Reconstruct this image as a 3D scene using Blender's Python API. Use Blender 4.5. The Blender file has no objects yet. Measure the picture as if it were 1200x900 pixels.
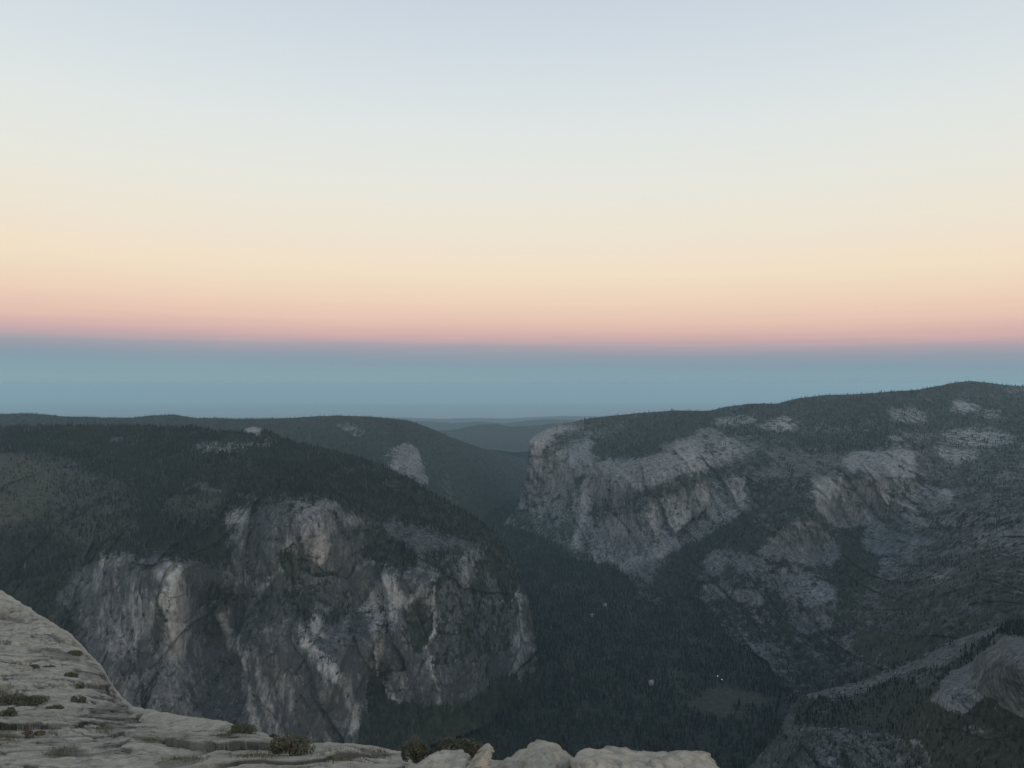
import bpy, math, random
import numpy as np

# ------------------------------------------------------------------ basics
rng = np.random.default_rng(7)
random.seed(7)
F = 900.0              # focal length in photo pixels (photo is 1200 x 900)
ZC = 1500.0            # eye height above the datum; the valley floor lies near z = 26
col = bpy.context.scene.collection
scn = bpy.context.scene


def at(px, py, Y):
    """world point on the sight line of a photo position at depth Y (works on arrays)"""
    px = np.asarray(px, float); py = np.asarray(py, float); Y = np.asarray(Y, float)
    return np.stack(np.broadcast_arrays((px - 600) / F * Y, Y, ZC - (py - 450) / F * Y), -1)


# ------------------------------------------------------------------ noise
PERM = np.concatenate([np.random.default_rng(3).permutation(256)] * 3).astype(np.int64)
GR = np.random.default_rng(5).normal(size=(256, 3)); GR /= np.linalg.norm(GR, axis=1)[:, None]


def perlin(x, y, z):
    xi = np.floor(x).astype(np.int64); yi = np.floor(y).astype(np.int64); zi = np.floor(z).astype(np.int64)
    xf = x - xi; yf = y - yi; zf = z - zi
    xi &= 255; yi &= 255; zi &= 255
    u = xf * xf * xf * (xf * (xf * 6 - 15) + 10); v = yf * yf * yf * (yf * (yf * 6 - 15) + 10)
    w = zf * zf * zf * (zf * (zf * 6 - 15) + 10)

    def g(a, b, c):
        h = PERM[PERM[PERM[xi + a] + yi + b] + zi + c]
        q = GR[h]
        return q[..., 0] * (xf - a) + q[..., 1] * (yf - b) + q[..., 2] * (zf - c)
    l = lambda a, b, t: a + t * (b - a)
    return 1.6 * l(l(l(g(0, 0, 0), g(1, 0, 0), u), l(g(0, 1, 0), g(1, 1, 0), u), v),
                   l(l(g(0, 0, 1), g(1, 0, 1), u), l(g(0, 1, 1), g(1, 1, 1), u), v), w)


def fbm(x, y, z, o=4, gain=.5, ridged=False):
    s = 0; a = 1; t = 0
    for i in range(o):
        n = perlin(x + 17.3 * i, y + 5.1 * i, z + 9.7 * i)
        if ridged: n = 1 - 2 * np.abs(n)
        s = s + a * n; t += a; a *= gain; x = x * 2.03; y = y * 2.03; z = z * 2.03
    return s / t


CR = np.random.default_rng(11).random((256, 6))


def cells(u, v):
    """broken blocks: every cell has its own height, tilt and tone; returns height, tilt term, tone, distance to the joint"""
    ui = np.floor(u).astype(np.int64); vi = np.floor(v).astype(np.int64)
    f1 = np.full(u.shape, 9.); f2 = np.full(u.shape, 9.); best = np.zeros(u.shape, np.int64); du = np.zeros(u.shape); dv = np.zeros(u.shape)
    for a in (-1, 0, 1):
        for b in (-1, 0, 1):
            h = PERM[PERM[(ui + a) & 255] + ((vi + b) & 255)]
            x = ui + a + .1 + .8 * CR[h, 0] - u; y = vi + b + .1 + .8 * CR[h, 1] - v; q = np.hypot(x, y)
            n1 = q < f1; f2 = np.where(n1, f1, np.minimum(f2, q)); best = np.where(n1, h, best); du = np.where(n1, x, du); dv = np.where(n1, y, dv); f1 = np.where(n1, q, f1)
    r = CR[best]
    return r[..., 2] - .5, (r[..., 3] - .5) * 2 * du + (r[..., 4] - .5) * 2 * dv, r[..., 5] - .5, f2 - f1


def sstep(a, b, x):
    t = np.clip((x - a) / (b - a), 0, 1); return t * t * (3 - 2 * t)


# ------------------------------------------------------------------ masks (which ground is rock, pale rock, brush)
MX0, MX1, MY0, MY1 = -200, 1400, 440, 1000
MW, MH = MX1 - MX0, MY1 - MY0


def blur(a, r):
    if r < 1: return a
    k = np.exp(-0.5 * (np.arange(-int(3 * r), int(3 * r) + 1) / r) ** 2); k /= k.sum()
    for ax in (0, 1):
        p = [(0, 0), (0, 0)]; p[ax] = (len(k) // 2,) * 2
        b = np.pad(a, p, mode='edge')
        a = sum(k[i] * np.take(b, range(i, i + a.shape[ax]), axis=ax) for i in range(len(k)))
    return a


def poly(pts, x, y):
    ins = np.zeros(x.shape, bool); n = len(pts)
    for i in range(n):
        x0, y0 = pts[i]; x1, y1 = pts[(i + 1) % n]
        if y0 == y1: continue
        c = ((y0 > y) != (y1 > y)) & (x < (x1 - x0) * (y - y0) / (y1 - y0) + x0)
        ins ^= c
    return ins


def paint(a, pts, v, soft=2.0, mode='set'):
    """pts in photo positions; set or add v inside the polygon with a soft edge"""
    P = np.array(pts, float); m = int(3 * soft) + 2
    x0 = max(int(P[:, 0].min()) - m, MX0); x1 = min(int(P[:, 0].max()) + m, MX1)
    y0 = max(int(P[:, 1].min()) - m, MY0); y1 = min(int(P[:, 1].max()) + m, MY1)
    if x1 <= x0 or y1 <= y0: return
    X, Y = np.meshgrid(np.arange(x0, x1) + .5, np.arange(y0, y1) + .5)
    w = blur(poly(pts, X, Y).astype(float), soft)
    s = np.s_[y0 - MY0:y1 - MY0, x0 - MX0:x1 - MX0]
    a[s] = a[s] * (1 - w) + v * w if mode == 'set' else a[s] + v * w


def line(a, pts, wd, v, soft=1.2, mode='add'):
    """pts = chain of positions, wd = half-width (number or one per point)"""
    n = len(pts); wd = [wd] * n if not hasattr(wd, '__len__') else wd
    P = np.array(pts, float); L = []; R = []
    for i in range(n):
        d = P[min(i + 1, n - 1)] - P[max(i - 1, 0)]; d /= np.linalg.norm(d) + 1e-9
        q = np.array([-d[1], d[0]]) * wd[i]
        L.append(tuple(P[i] + q)); R.append(tuple(P[i] - q))
    paint(a, L + R[::-1], v, soft, mode)


def sample(a, px, py):
    x = np.clip(px - MX0 - .5, 0, MW - 1.001); y = np.clip(py - MY0 - .5, 0, MH - 1.001)
    xi = x.astype(int); yi = y.astype(int); fx = x - xi; fy = y - yi
    return (a[yi, xi] * (1 - fx) + a[yi, xi + 1] * fx) * (1 - fy) + (a[yi + 1, xi] * (1 - fx) + a[yi + 1, xi + 1] * fx) * fy


def new_mask(v): return np.full((MH, MW), float(v))


def ell(cx, cy, rx, ry, rot=0, n=18):
    c, s = math.cos(rot), math.sin(rot)
    return [(cx + rx * math.cos(t) * c - ry * math.sin(t) * s, cy + rx * math.cos(t) * s + ry * math.sin(t) * c)
            for t in np.linspace(0, 2 * math.pi, n, endpoint=False)]


# ------------------------------------------------------------------ depth from scattered control points (thin plate)
def tps(ctrl):
    C = np.array(ctrl, float); p = C[:, :2] / 100; v = np.log(C[:, 2]); n = len(p)

    def U(d2): return 0.5 * d2 * np.log(d2 + 1e-9)
    K = U(((p[:, None] - p[None]) ** 2).sum(-1)) + np.eye(n) * 0.004
    P = np.c_[np.ones(n), p]
    A = np.block([[K, P], [P.T, np.zeros((3, 3))]])
    w = np.linalg.solve(A, np.r_[v, 0, 0, 0])

    def f(px, py):
        sh = px.shape; q = np.c_[px.ravel(), py.ravel()] / 100; out = np.empty(len(q))
        for i in range(0, len(q), 60000):
            b = q[i:i + 60000]
            out[i:i + 60000] = U(((b[:, None] - p[None]) ** 2).sum(-1)) @ w[:n] + w[n] + b @ w[n + 1:]
        return np.exp(out).reshape(sh)
    return f


def curve(pts):
    P = np.array(pts, float); return lambda x: np.interp(x, P[:, 0], P[:, 1])


# ------------------------------------------------------------------ mesh helpers
def mesh_from(name, V, Fq, mat, parent=None, attrs=None, smooth=True, tris=None):
    """V (n,3); Fq (m,4) quads and / or tris (k,3)"""
    me = bpy.data.meshes.new(name)
    V = np.ascontiguousarray(V, np.float32)
    q = np.zeros((0, 4), np.int32) if Fq is None else np.asarray(Fq, np.int32)
    t = np.zeros((0, 3), np.int32) if tris is None else np.asarray(tris, np.int32)
    me.vertices.add(len(V)); me.vertices.foreach_set('co', V.ravel())
    me.loops.add(q.size + t.size); me.loops.foreach_set('vertex_index', np.r_[q.ravel(), t.ravel()])
    me.polygons.add(len(q) + len(t))
    st = np.r_[np.arange(len(q)) * 4, len(q) * 4 + np.arange(len(t)) * 3].astype(np.int32)
    me.polygons.foreach_set('loop_start', st)
    me.polygons.foreach_set('loop_total', np.r_[np.full(len(q), 4), np.full(len(t), 3)].astype(np.int32))
    me.polygons.foreach_set('use_smooth', np.full(len(q) + len(t), smooth))
    me.update(calc_edges=True); me.validate()
    for k, a in (attrs or {}).items():
        at_ = me.attributes.new(k, 'FLOAT', 'POINT'); at_.data.foreach_set('value', np.ascontiguousarray(a, np.float32).ravel())
    if mat: me.materials.append(mat)
    o = bpy.data.objects.new(name, me); col.objects.link(o)
    if parent: o.parent = parent
    return o


def tag(o, label=None, cat=None, group=None, kind=None):
    if label: o['label'] = label
    if cat: o['category'] = cat
    if group: o['group'] = group
    if kind: o['kind'] = kind
    return o


def empty(name, loc, rz=0):
    o = bpy.data.objects.new(name, None); col.objects.link(o)
    o.location = loc; o.rotation_euler = (0, 0, rz); o.empty_display_size = .5
    return o


# ------------------------------------------------------------------ materials
def nodes(name):
    m = bpy.data.materials.new(name); m.use_nodes = True
    nt = m.node_tree; b = nt.nodes['Principled BSDF']
    b.inputs['Roughness'].default_value = .95
    b.inputs['Specular IOR Level'].default_value = .15
    return m, nt, b


def N(nt, t, **k):
    n = nt.nodes.new(t)
    for a, v in k.items(): setattr(n, a, v)
    return n


def noise(nt, vec, scale, det=6, rough=.55, dist=0):
    n = N(nt, 'ShaderNodeTexNoise'); n.inputs['Scale'].default_value = scale
    n.inputs['Detail'].default_value = det; n.inputs['Roughness'].default_value = rough
    n.inputs['Distortion'].default_value = dist
    if vec: nt.links.new(vec, n.inputs['Vector'])
    return n.outputs['Fac']


def math_(nt, op, a, b=None, clamp=False):
    n = N(nt, 'ShaderNodeMath', operation=op, use_clamp=clamp)
    for i, v in enumerate((a, b)):
        if v is None: continue
        if isinstance(v, (int, float)): n.inputs[i].default_value = v
        else: nt.links.new(v, n.inputs[i])
    return n.outputs[0]


def maprange(nt, v, a, b, c=0, d=1):
    n = N(nt, 'ShaderNodeMapRange'); n.interpolation_type = 'SMOOTHSTEP'
    nt.links.new(v, n.inputs[0])
    for i, x in enumerate((a, b, c, d)): n.inputs[i + 1].default_value = x
    return n.outputs[0]


def mixc(nt, f, a, b):
    n = N(nt, 'ShaderNodeMix', data_type='RGBA')
    for i, v in ((0, f), (6, a), (7, b)):
        if isinstance(v, (int, float)): n.inputs[i].default_value = v
        elif isinstance(v, tuple): n.inputs[i].default_value = (*v, 1)
        else: nt.links.new(v, n.inputs[i])
    return n.outputs[2]


def mapping(nt, scale=(1, 1, 1), rot=(0, 0, 0)):
    tc = N(nt, 'ShaderNodeTexCoord'); mp = N(nt, 'ShaderNodeMapping')
    mp.inputs['Scale'].default_value = scale; mp.inputs['Rotation'].default_value = rot
    nt.links.new(tc.outputs['Object'], mp.inputs['Vector']); return mp.outputs[0]


def attr(nt, name):
    n = N(nt, 'ShaderNodeAttribute', attribute_name=name); return n.outputs['Fac']


def terrain_mat(name, s=1.0, warm=0.0):
    """rock / woodland / brush told apart by real cover attributes of the mesh; s scales the detail"""
    m, nt, b = nodes(name)
    v = mapping(nt); vs = mapping(nt, (1, 1, .22))
    n_f = noise(nt, v, .035 / s, 8, .68); n_c = noise(nt, v, .006 / s, 5)
    st = noise(nt, vs, .05 / s, 8, .7, .4); n_p = noise(nt, mapping(nt, (1, .5, .5)), .13 / s, 5, .7)
    fine = math_(nt, 'SUBTRACT', n_p, .5)
    rock = math_(nt, 'ADD', attr(nt, 'rock'), math_(nt, 'MULTIPLY', math_(nt, 'SUBTRACT', n_f, .5), 1.7))
    rock = math_(nt, 'ADD', rock, math_(nt, 'MULTIPLY', fine, 1.0))
    rockf = maprange(nt, rock, .28, .62)
    tone = math_(nt, 'ADD', attr(nt, 'tone'), math_(nt, 'MULTIPLY', math_(nt, 'SUBTRACT', st, .5), 1.5))
    tone = math_(nt, 'ADD', tone, math_(nt, 'MULTIPLY', fine, 1.1))
    tone = maprange(nt, tone, -.15, 1.2)
    rc = mixc(nt, tone, (.044, .047, .048), (.34, .33, .305))
    rc = mixc(nt, maprange(nt, n_c, .45, .7, 0, .18), rc, mixc(nt, tone, (.06, .052, .040), (.33, .29, .22)))
    veg = mixc(nt, maprange(nt, n_f, .3, .7), (.011, .013, .010), (.040, .042, .029))
    br = mixc(nt, maprange(nt, n_f, .3, .7), (.036, .035, .023), (.084, .076, .050))
    veg = mixc(nt, attr(nt, 'brush'), veg, br)
    c = mixc(nt, rockf, veg, rc)
    nt.links.new(c, b.inputs['Base Color'])
    bp = N(nt, 'ShaderNodeBump'); bp.inputs['Distance'].default_value = 9.0 * s; bp.inputs['Strength'].default_value = 1
    nt.links.new(math_(nt, 'ADD', math_(nt, 'ADD', n_f, st), math_(nt, 'MULTIPLY', n_p, .5)), bp.inputs['Height']); nt.links.new(bp.outputs[0], b.inputs['Normal'])
    return m


M_near = terrain_mat('near_terrain', .55)
M_mid = terrain_mat('mid_terrain', 1.0)
M_side = terrain_mat('valley_side', 1.5)
M_far = terrain_mat('far_terrain', 2.2)

m, nt, b = nodes('conifer_foliage')
tn = attr(nt, 'tint')
c = mixc(nt, tn, (.007, .009, .0075), (.023, .026, .019))
nt.links.new(mixc(nt, maprange(nt, tn, .965, .97), c, (.075, .068, .058)), b.inputs['Base Color'])
M_conifer = m

m, nt, b = nodes('needle_foliage')
oi = N(nt, 'ShaderNodeObjectInfo'); v = mapping(nt)
f = math_(nt, 'ADD', math_(nt, 'MULTIPLY', oi.outputs['Random'], .6), math_(nt, 'MULTIPLY', noise(nt, v, .9, 3), .6))
nt.links.new(mixc(nt, f, (.008, .011, .009), (.040, .045, .030)), b.inputs['Base Color'])
M_needle = m
m, nt, b = nodes('bark'); v = mapping(nt, (1, 1, .3))
nt.links.new(mixc(nt, noise(nt, v, 4), (.05, .036, .026), (.14, .10, .075)), b.inputs['Base Color'])
M_bark = m

# foreground granite
def granite(name, scale=1.0, dark=0.0):
    m, nt, b = nodes(name)
    tc = N(nt, 'ShaderNodeTexCoord')
    v = tc.outputs['Object']
    mp = N(nt, 'ShaderNodeMapping'); mp.inputs['Scale'].default_value = (.6, 1.0, 1.5); mp.inputs['Rotation'].default_value = (0, 0, .35)
    nt.links.new(v, mp.inputs['Vector'])
    n1 = noise(nt, v, 90 * scale, 3, .6); n2 = noise(nt, v, 5.0 * scale, 9, .68); n3 = noise(nt, mp.outputs[0], 1.1 * scale, 9, .66, .6)
    n4 = noise(nt, v, .35 * scale, 4)
    base = mixc(nt, maprange(nt, n2, .25, .75), (.235, .200, .142), (.48, .42, .31))
    base = mixc(nt, maprange(nt, n1, .46, .62, 0, .4), base, (.12, .11, .095))
    base = mixc(nt, maprange(nt, n1, .60, .72, 0, .5), base, (.50, .47, .41))
    base = mixc(nt, maprange(nt, n3, .54, .70, 0, .42), base, (.115, .110, .092))
    base = mixc(nt, maprange(nt, n3, .44, .34, 0, .5), base, (.44, .40, .32))
    base = mixc(nt, maprange(nt, n4, .5, .7, 0, .35), base, (.30, .265, .195))
    gr = attr(nt, 'crack')
    base = mixc(nt, gr, base, (.055, .050, .040))
    nt.links.new(base, b.inputs['Base Color'])
    bp = N(nt, 'ShaderNodeBump'); bp.inputs['Distance'].default_value = .05 / scale; bp.inputs['Strength'].default_value = .9
    h = math_(nt, 'ADD', math_(nt, 'MULTIPLY', n2, 1.0), math_(nt, 'MULTIPLY', n3, 1.5))
    h = math_(nt, 'ADD', h, math_(nt, 'MULTIPLY', n1, .12))
    nt.links.new(h, bp.inputs['Height']); nt.links.new(bp.outputs[0], b.inputs['Normal'])
    return m


M_granite = granite('granite'); M_boulder = granite('boulder_granite', 1.2)


def leafmat(name, a, bb):
    m, nt, b = nodes(name); v = mapping(nt)
    nt.links.new(mixc(nt, maprange(nt, noise(nt, v, 14, 3), .3, .7), a, bb), b.inputs['Base Color']); return m


M_leaf = leafmat('shrub_leaf', (.045, .046, .028), (.13, .125, .078))
M_dry = leafmat('dry_twig', (.05, .04, .028), (.17, .13, .085))
M_grass = leafmat('dry_grass', (.06, .055, .03), (.16, .14, .075))

# ------------------------------------------------------------------ terrain sheets
FOREST = []      # (verts, quads, weight, mean height) per sheet for the trees


def sheet(name, label, xs, top, bot, ctrl, nrow, mat, rockm, tonem, brushm, big=(40, 350), small=(6, 35), warp=5,
          vert=.3, slopeveg=0.0, back=900, forest=None, detail=.3, seed=0, structure=1.0, toned=0.0, bumps=None, pw=1.0, crag=0, ledge=.0):
    """A hillside: for each direction xs, rows run from its skyline down to its foot, each at its own real distance."""
    xs = np.asarray(xs, float); f = tps(ctrl)
    t = np.linspace(0, 1, nrow) ** pw
    PX = np.repeat(xs[None], nrow, 0)
    ty = top(xs); jag = (fbm(xs / 9.0 + seed, 0 * xs + 3.3, 0 * xs, 3)) * (1.1 if crag == 0 else crag)
    ty = ty + jag
    PY = ty[None] + (bot(xs) - ty)[None] * t[:, None]
    D = f(PX, PY)
    P = at(PX, PY, D)
    X, Yw, Z = P[..., 0] + seed * 313, P[..., 1], P[..., 2]
    L, l = big[1], small[1]
    d = big[0] * .7 * fbm(X / L, Yw / (L * 2), Z * vert / L, 4, .5, True)
    wx = 22 * perlin(X / 90, Yw / 200, Z / 160)
    d = d + small[0] * 1.1 * fbm((X + wx) / l, Yw / (l * 3), Z * vert / l, 4, .58, True)
    d = d + small[0] * .8 * fbm((X * .8 + Z * .5) / (l * 1.7), Yw / (l * 3), (Z * .8 - X * .5) / (l * 4), 3, .6, True)
    d = d + ledge * np.abs(perlin(X / (l * 7), Yw / (l * 10), Z / (l * 1.6)))
    ctone = 0; joint = 0
    for k_, (sz, tall, am) in enumerate(((big[1] * .42, 2.4, .50), (l * 2.6, 2.2, .85 * small[0] / big[0]), (l * 1.0, 1.8, .42 * small[0] / big[0]))):
        wu = sz * .35 * fbm(X / sz, Z / sz / 2, 0 * X + k_, 3); wv = sz * .5 * fbm(X / sz + 8, Z / sz / 2, 0 * X + k_, 3)
        sk = (.35, -.25, .15)[k_]
        ch, ct_, ctn, ce = cells((X + sk * Z + wu) / sz + 31 * k_ + seed, (Z - sk * .5 * X + wv) / (sz * tall))
        A_ = big[0] * am
        d = d + A_ * (ch * .9 + ct_ * 1.5)
        ctone = ctone + ctn * (.16, .16, .15)[k_]; joint = np.maximum(joint, (1 - sstep(.0, .06 + .05 * k_, ce)) * (.5, .8, .5)[k_])
    if bumps is not None: d = d - bumps(PX, PY)
    grz = np.abs(np.gradient(D, axis=0) / (np.abs(np.gradient(PY, axis=0)) + 1e-6))      # gentle ground stays gentle
    d = d * np.clip(big[0] * .09 / (grz + 1e-6), .14, 1)
    D2 = D - d
    P = at(PX, PY, D2)
    # ground cover
    wpx = PX + warp * (fbm(X / (l * 2.2), Yw / (l * 6), Z / (l * 2.2), 5, .7) * 3.0 + 3.0 * perlin(X / (l * 6), Yw / (l * 9), Z / (l * 6)))
    wpy = PY + warp * (fbm(X / (l * 2.2) + 40, Yw / (l * 6), Z / (l * 2.2), 5, .7) * 2.0 + 1.6 * perlin(X / (l * 6) + 9, Yw / (l * 9), Z / (l * 6)))
    rock = sample(rockm, wpx, wpy); tone = sample(tonem, wpx, wpy); brush = np.clip(sample(brushm, wpx, wpy), 0, 1)
    du = np.gradient(P, axis=1); dv = np.gradient(P, axis=0)
    nn = np.cross(du, dv); nn /= np.linalg.norm(nn, axis=-1)[..., None] + 1e-9
    up = np.abs(nn[..., 2])
    rock = rock + slopeveg * (.45 - up) + detail * fbm(X / (l * .9) + 7, Yw / (l * 4), Z * .6 / (l * .9), 5, .65)
    gul = fbm((X + Z * .45) / (l * 3) + 21, Yw / (l * 8), Z / (l * 9), 5, .6, True)          # gullies running down the fall line
    bench = fbm(X / (l * 9) + 3, Yw / (l * 12), (Z - X * .22) / (l * 1.5), 4, .6, True)        # brushy benches across it
    face = sstep(.95, .45, up)
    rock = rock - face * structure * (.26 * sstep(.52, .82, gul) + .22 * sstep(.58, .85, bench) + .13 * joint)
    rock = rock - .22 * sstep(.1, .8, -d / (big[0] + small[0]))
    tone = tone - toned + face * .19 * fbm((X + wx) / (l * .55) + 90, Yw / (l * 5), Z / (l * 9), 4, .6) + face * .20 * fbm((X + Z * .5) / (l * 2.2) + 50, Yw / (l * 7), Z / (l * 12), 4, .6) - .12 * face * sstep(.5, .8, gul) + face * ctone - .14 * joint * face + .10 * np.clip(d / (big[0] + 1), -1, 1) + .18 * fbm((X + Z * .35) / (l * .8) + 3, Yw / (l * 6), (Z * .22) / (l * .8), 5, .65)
    V = P.reshape(-1, 3); nc = len(xs)
    # the far side of the hill
    br = []
    for (dy, dz) in ((back * .15, back * .08), (back * .5, back * .4), (back, back * 1.2)):
        q = at(xs, ty, D2[0]); q[:, 1] += dy; q[:, 0] *= 1 + dy / D2[0]; q[:, 2] = np.minimum(q[:, 2] - dz - 1, 1e9); br.append(q)
    V = np.concatenate([np.concatenate(br[::-1]), V])
    R = nrow + 3
    i = np.arange(R * nc).reshape(R, nc)
    Q = np.stack([i[:-1, :-1], i[1:, :-1], i[1:, 1:], i[:-1, 1:]], -1).reshape(-1, 4)
    pad = lambda a: np.concatenate([np.repeat(a[:1], 3, 0), a]).ravel()
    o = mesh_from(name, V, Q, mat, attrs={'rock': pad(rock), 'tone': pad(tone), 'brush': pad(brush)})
    tag(o, label, kind='structure')
    if forest:
        w = np.clip(1 - sstep(.30, .58, rock), 0, 1) * (1 - .9 * brush)
        w = w * sstep(.10, .55, up)          # no big trees on the sheer faces
        FOREST.append((P, w, forest, PX, PY, name))
    return o, P, rock


Z0 = new_mask(0)
# ---- B: the big forested plateau and its cliffs on the left
rB = new_mask(.22); tB = new_mask(.17); bB = new_mask(0)
paint(rB, [(-200, 740), (20, 712), (62, 690), (78, 664), (100, 645), (150, 640), (200, 634), (232, 655), (262, 640), (268, 612), (282, 598), (330, 592),
           (352, 584), (390, 584), (402, 602), (440, 612), (470, 606), (500, 612), (545, 628), (590, 655), (612, 690), (640, 800), (600, 800),
           (560, 812), (520, 822), (480, 832), (455, 828), (445, 800), (436, 770), (432, 800), (436, 840), (430, 880), (420, 1000), (-200, 1000)], .78, 6)
for pts, v in (
    ([(232, 650), (262, 640), (262, 700), (262, 760), (235, 765), (240, 700)], .42),
    ([(214, 600), (262, 600), (266, 640), (234, 656), (214, 628)], .12),
    ([(0, 640), (62, 640), (75, 668), (58, 694), (30, 706), (0, 700)], .10),
    ([(-200, 690), (0, 660), (60, 705), (100, 735), (90, 760), (-200, 900)], .25),
    ([(315, 645), (332, 640), (338, 668), (322, 672)], .22),
    ([(300, 668), (350, 656), (400, 672), (420, 690), (400, 730), (340, 720), (310, 700)], .62),
    ([(400, 625), (440, 620), (500, 650), (470, 668), (420, 650)], .46),
    ([(470, 716), (502, 688), (506, 720), (502, 752), (478, 768), (466, 745)], .30),
    ([(508, 676), (560, 672), (600, 700), (612, 760), (560, 800), (510, 780)], .54),
    ([(500, 640), (540, 640), (550, 668), (520, 676), (500, 662)], .52),
    ([(436, 762), (446, 772), (462, 815), (490, 838), (440, 880), (434, 860)], -.15),
    ([(455, 828), (500, 826), (545, 818), (580, 800), (640, 790), (660, 1000), (430, 1000), (440, 850)], -.2),
    ([(140, 640), (190, 628), (200, 644), (182, 658), (150, 652)], .45),
    ([(570, 640), (612, 690), (600, 700), (560, 665)], .30),
): paint(rB, pts, v, 5 if v < 0 else 3)
# bare patches in the forest
for pts, v in (
    ([(283, 506), (287, 501), (297, 499.5), (308, 502), (313, 507), (298, 509)], 1.2),
    ([(220, 528), (252, 519), (282, 514), (318, 516), (312, 524), (275, 534), (242, 534)], .66),
    ([(128, 519), (133, 514), (152, 515), (150, 519)], .95), ([(-40, 536), (12, 534), (12, 546), (-40, 552)], .7),
    ([(80, 547), (86, 540), (100, 541), (96, 548)], .85),
    ([(86, 562), (108, 558), (136, 568), (112, 590), (64, 604), (62, 584)], .55),
    ([(222, 571), (240, 566), (264, 574), (262, 578), (236, 576)], .85),
    ([(274, 588), (282, 582), (312, 583), (312, 588)], .8), ([(312, 584), (345, 583), (345, 590), (315, 592)], .6),
    ([(395, 548), (420, 542), (428, 548), (400, 553)], .62), ([(440, 560), (455, 556), (482, 570), (470, 574)], .62),
    ([(136, 610), (150, 608), (148, 615), (138, 616)], .6),
    ([(45, 622), (60, 615), (52, 635), (38, 640)], .5), ([(360, 530), (395, 535), (390, 540), (362, 537)], .45),
    ([(345, 525), (360, 520), (400, 532), (398, 537), (350, 530)], .42),
): paint(rB, pts, v, 1.3)
for pts, v in (
    ([(187, 664), (204, 655), (216, 657), (228, 690), (226, 735), (208, 800), (180, 800), (196, 740), (192, 700)], .62),
    ([(283, 506), (287, 501), (297, 499.5), (308, 502), (313, 507), (298, 509)], .75),
    ([(220, 528), (252, 519), (282, 514), (318, 516), (312, 524), (275, 534), (242, 534)], .60),
    ([(350, 588), (392, 586), (398, 620), (388, 640), (355, 640), (348, 610)], .46),
    ([(364, 640), (374, 626), (385, 624), (386, 640), (374, 660), (364, 652)], .92),
    ([(324, 640), (332, 624), (346, 626), (348, 650), (336, 646)], .62),
    ([(292, 686), (310, 664), (322, 650), (326, 660), (308, 684)], .60),
    ([(268, 606), (296, 594), (302, 612), (276, 618)], .52),
    ([(418, 716), (434, 686), (454, 670), (462, 674), (461, 700), (486, 690), (482, 702), (465, 712), (460, 728), (440, 742), (429, 716)], .74),
    ([(440, 740), (452, 735), (458, 760), (444, 772)], .55),
    ([(108, 640), (130, 634), (146, 636), (136, 660), (112, 665)], .48),
    ([(150, 700), (190, 690), (186, 720), (150, 760), (120, 760)], .42),
    ([(120, 790), (220, 770), (240, 860), (140, 830)], .40),
    ([(540, 640), (560, 645), (566, 690), (548, 690)], .44),
    ([(352, 728), (364, 734), (376, 760), (398, 782), (426, 832), (432, 850), (418, 862), (400, 822), (374, 786), (354, 748)], .74),
    ([(368, 720), (384, 718), (386, 745), (374, 748)], .68),
    ([(394, 606), (398, 602), (412, 612), (424, 610), (425, 618), (405, 622)], .50),
): paint(tB, pts, v, 2)
for pts, w, v in (
    ([(262, 718), (268, 745), (278, 770), (284, 800), (294, 832), (302, 862)], [5, 4, 4, 4, 5, 5], .42),
    ([(286, 765), (300, 775), (308, 810), (322, 850), (330, 875)], [7, 5, 6, 6, 7], .30),
    ([(330, 790), (345, 830), (362, 872)], 4, .16), ([(300, 745), (320, 735)], 3, .25),
    ([(440, 764), (444, 785), (456, 805), (470, 824), (480, 836)], [2, 2, 1.6, 1.6, 1.2], .70),
    ([(506, 690), (507, 715), (506, 735), (500, 750), (498, 775), (503, 805), (505, 824)], [1.5, 1.5, 3, 3, 2.4, 2, 1.3], .55),
    ([(500, 745), (510, 730), (518, 722)], 2, .3),
    ([(598, 682), (603, 700), (606, 720)], [2, 2.5, 1.5], .6), ([(606, 720), (606, 750), (611, 785), (616, 802)], [1.5, 3.5, 1.8, 1.2], .45),
    ([(608, 745), (618, 752), (624, 765)], 1.4, .4),
    ([(408, 662), (425, 656), (450, 654)], 1.6, .4), ([(490, 662), (505, 672), (506, 690)], 1.6, .35),
    ([(570, 695), (582, 705), (598, 704)], 1.5, .3), ([(541, 739), (543, 745)], 1.2, .4),
    ([(268, 598), (262, 640), (270, 690), (256, 720)], 2, .15),
    ([(205, 655), (207, 700), (204, 760)], 4, .16), ([(240, 690), (238, 760)], 2, -.12),
    ([(200, 640), (170, 690), (120, 730)], 3, -.14), ([(150, 650), (110, 690), (80, 700)], 3, .14),
): line(tB, pts, w, v, 1.2); line(rB, pts, [q * 1.3 for q in (w if hasattr(w, '__len__') else [w] * len(pts))], abs(v) * .5, 1.2)
line(rB, [(598, 682), (606, 720), (606, 750), (616, 802)], [2, 3, 3, 2], .5, 1.2)
line(tB, [(212, 800), (240, 838), (262, 860)], 2.2, -.5, 1.5)
paint(bB, [(-200, 535), (70, 537), (98, 556), (92, 585), (60, 612), (0, 622), (-200, 640)], .85, 5)
paint(bB, [(190, 585), (260, 578), (275, 590), (240, 612), (190, 606)], .5, 5)
paint(bB, [(598, 700), (626, 712), (628, 752), (604, 748)], .8, 2)
paint(bB, [(60, 560), (150, 560), (140, 640), (60, 640)], .45, 6)

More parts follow.
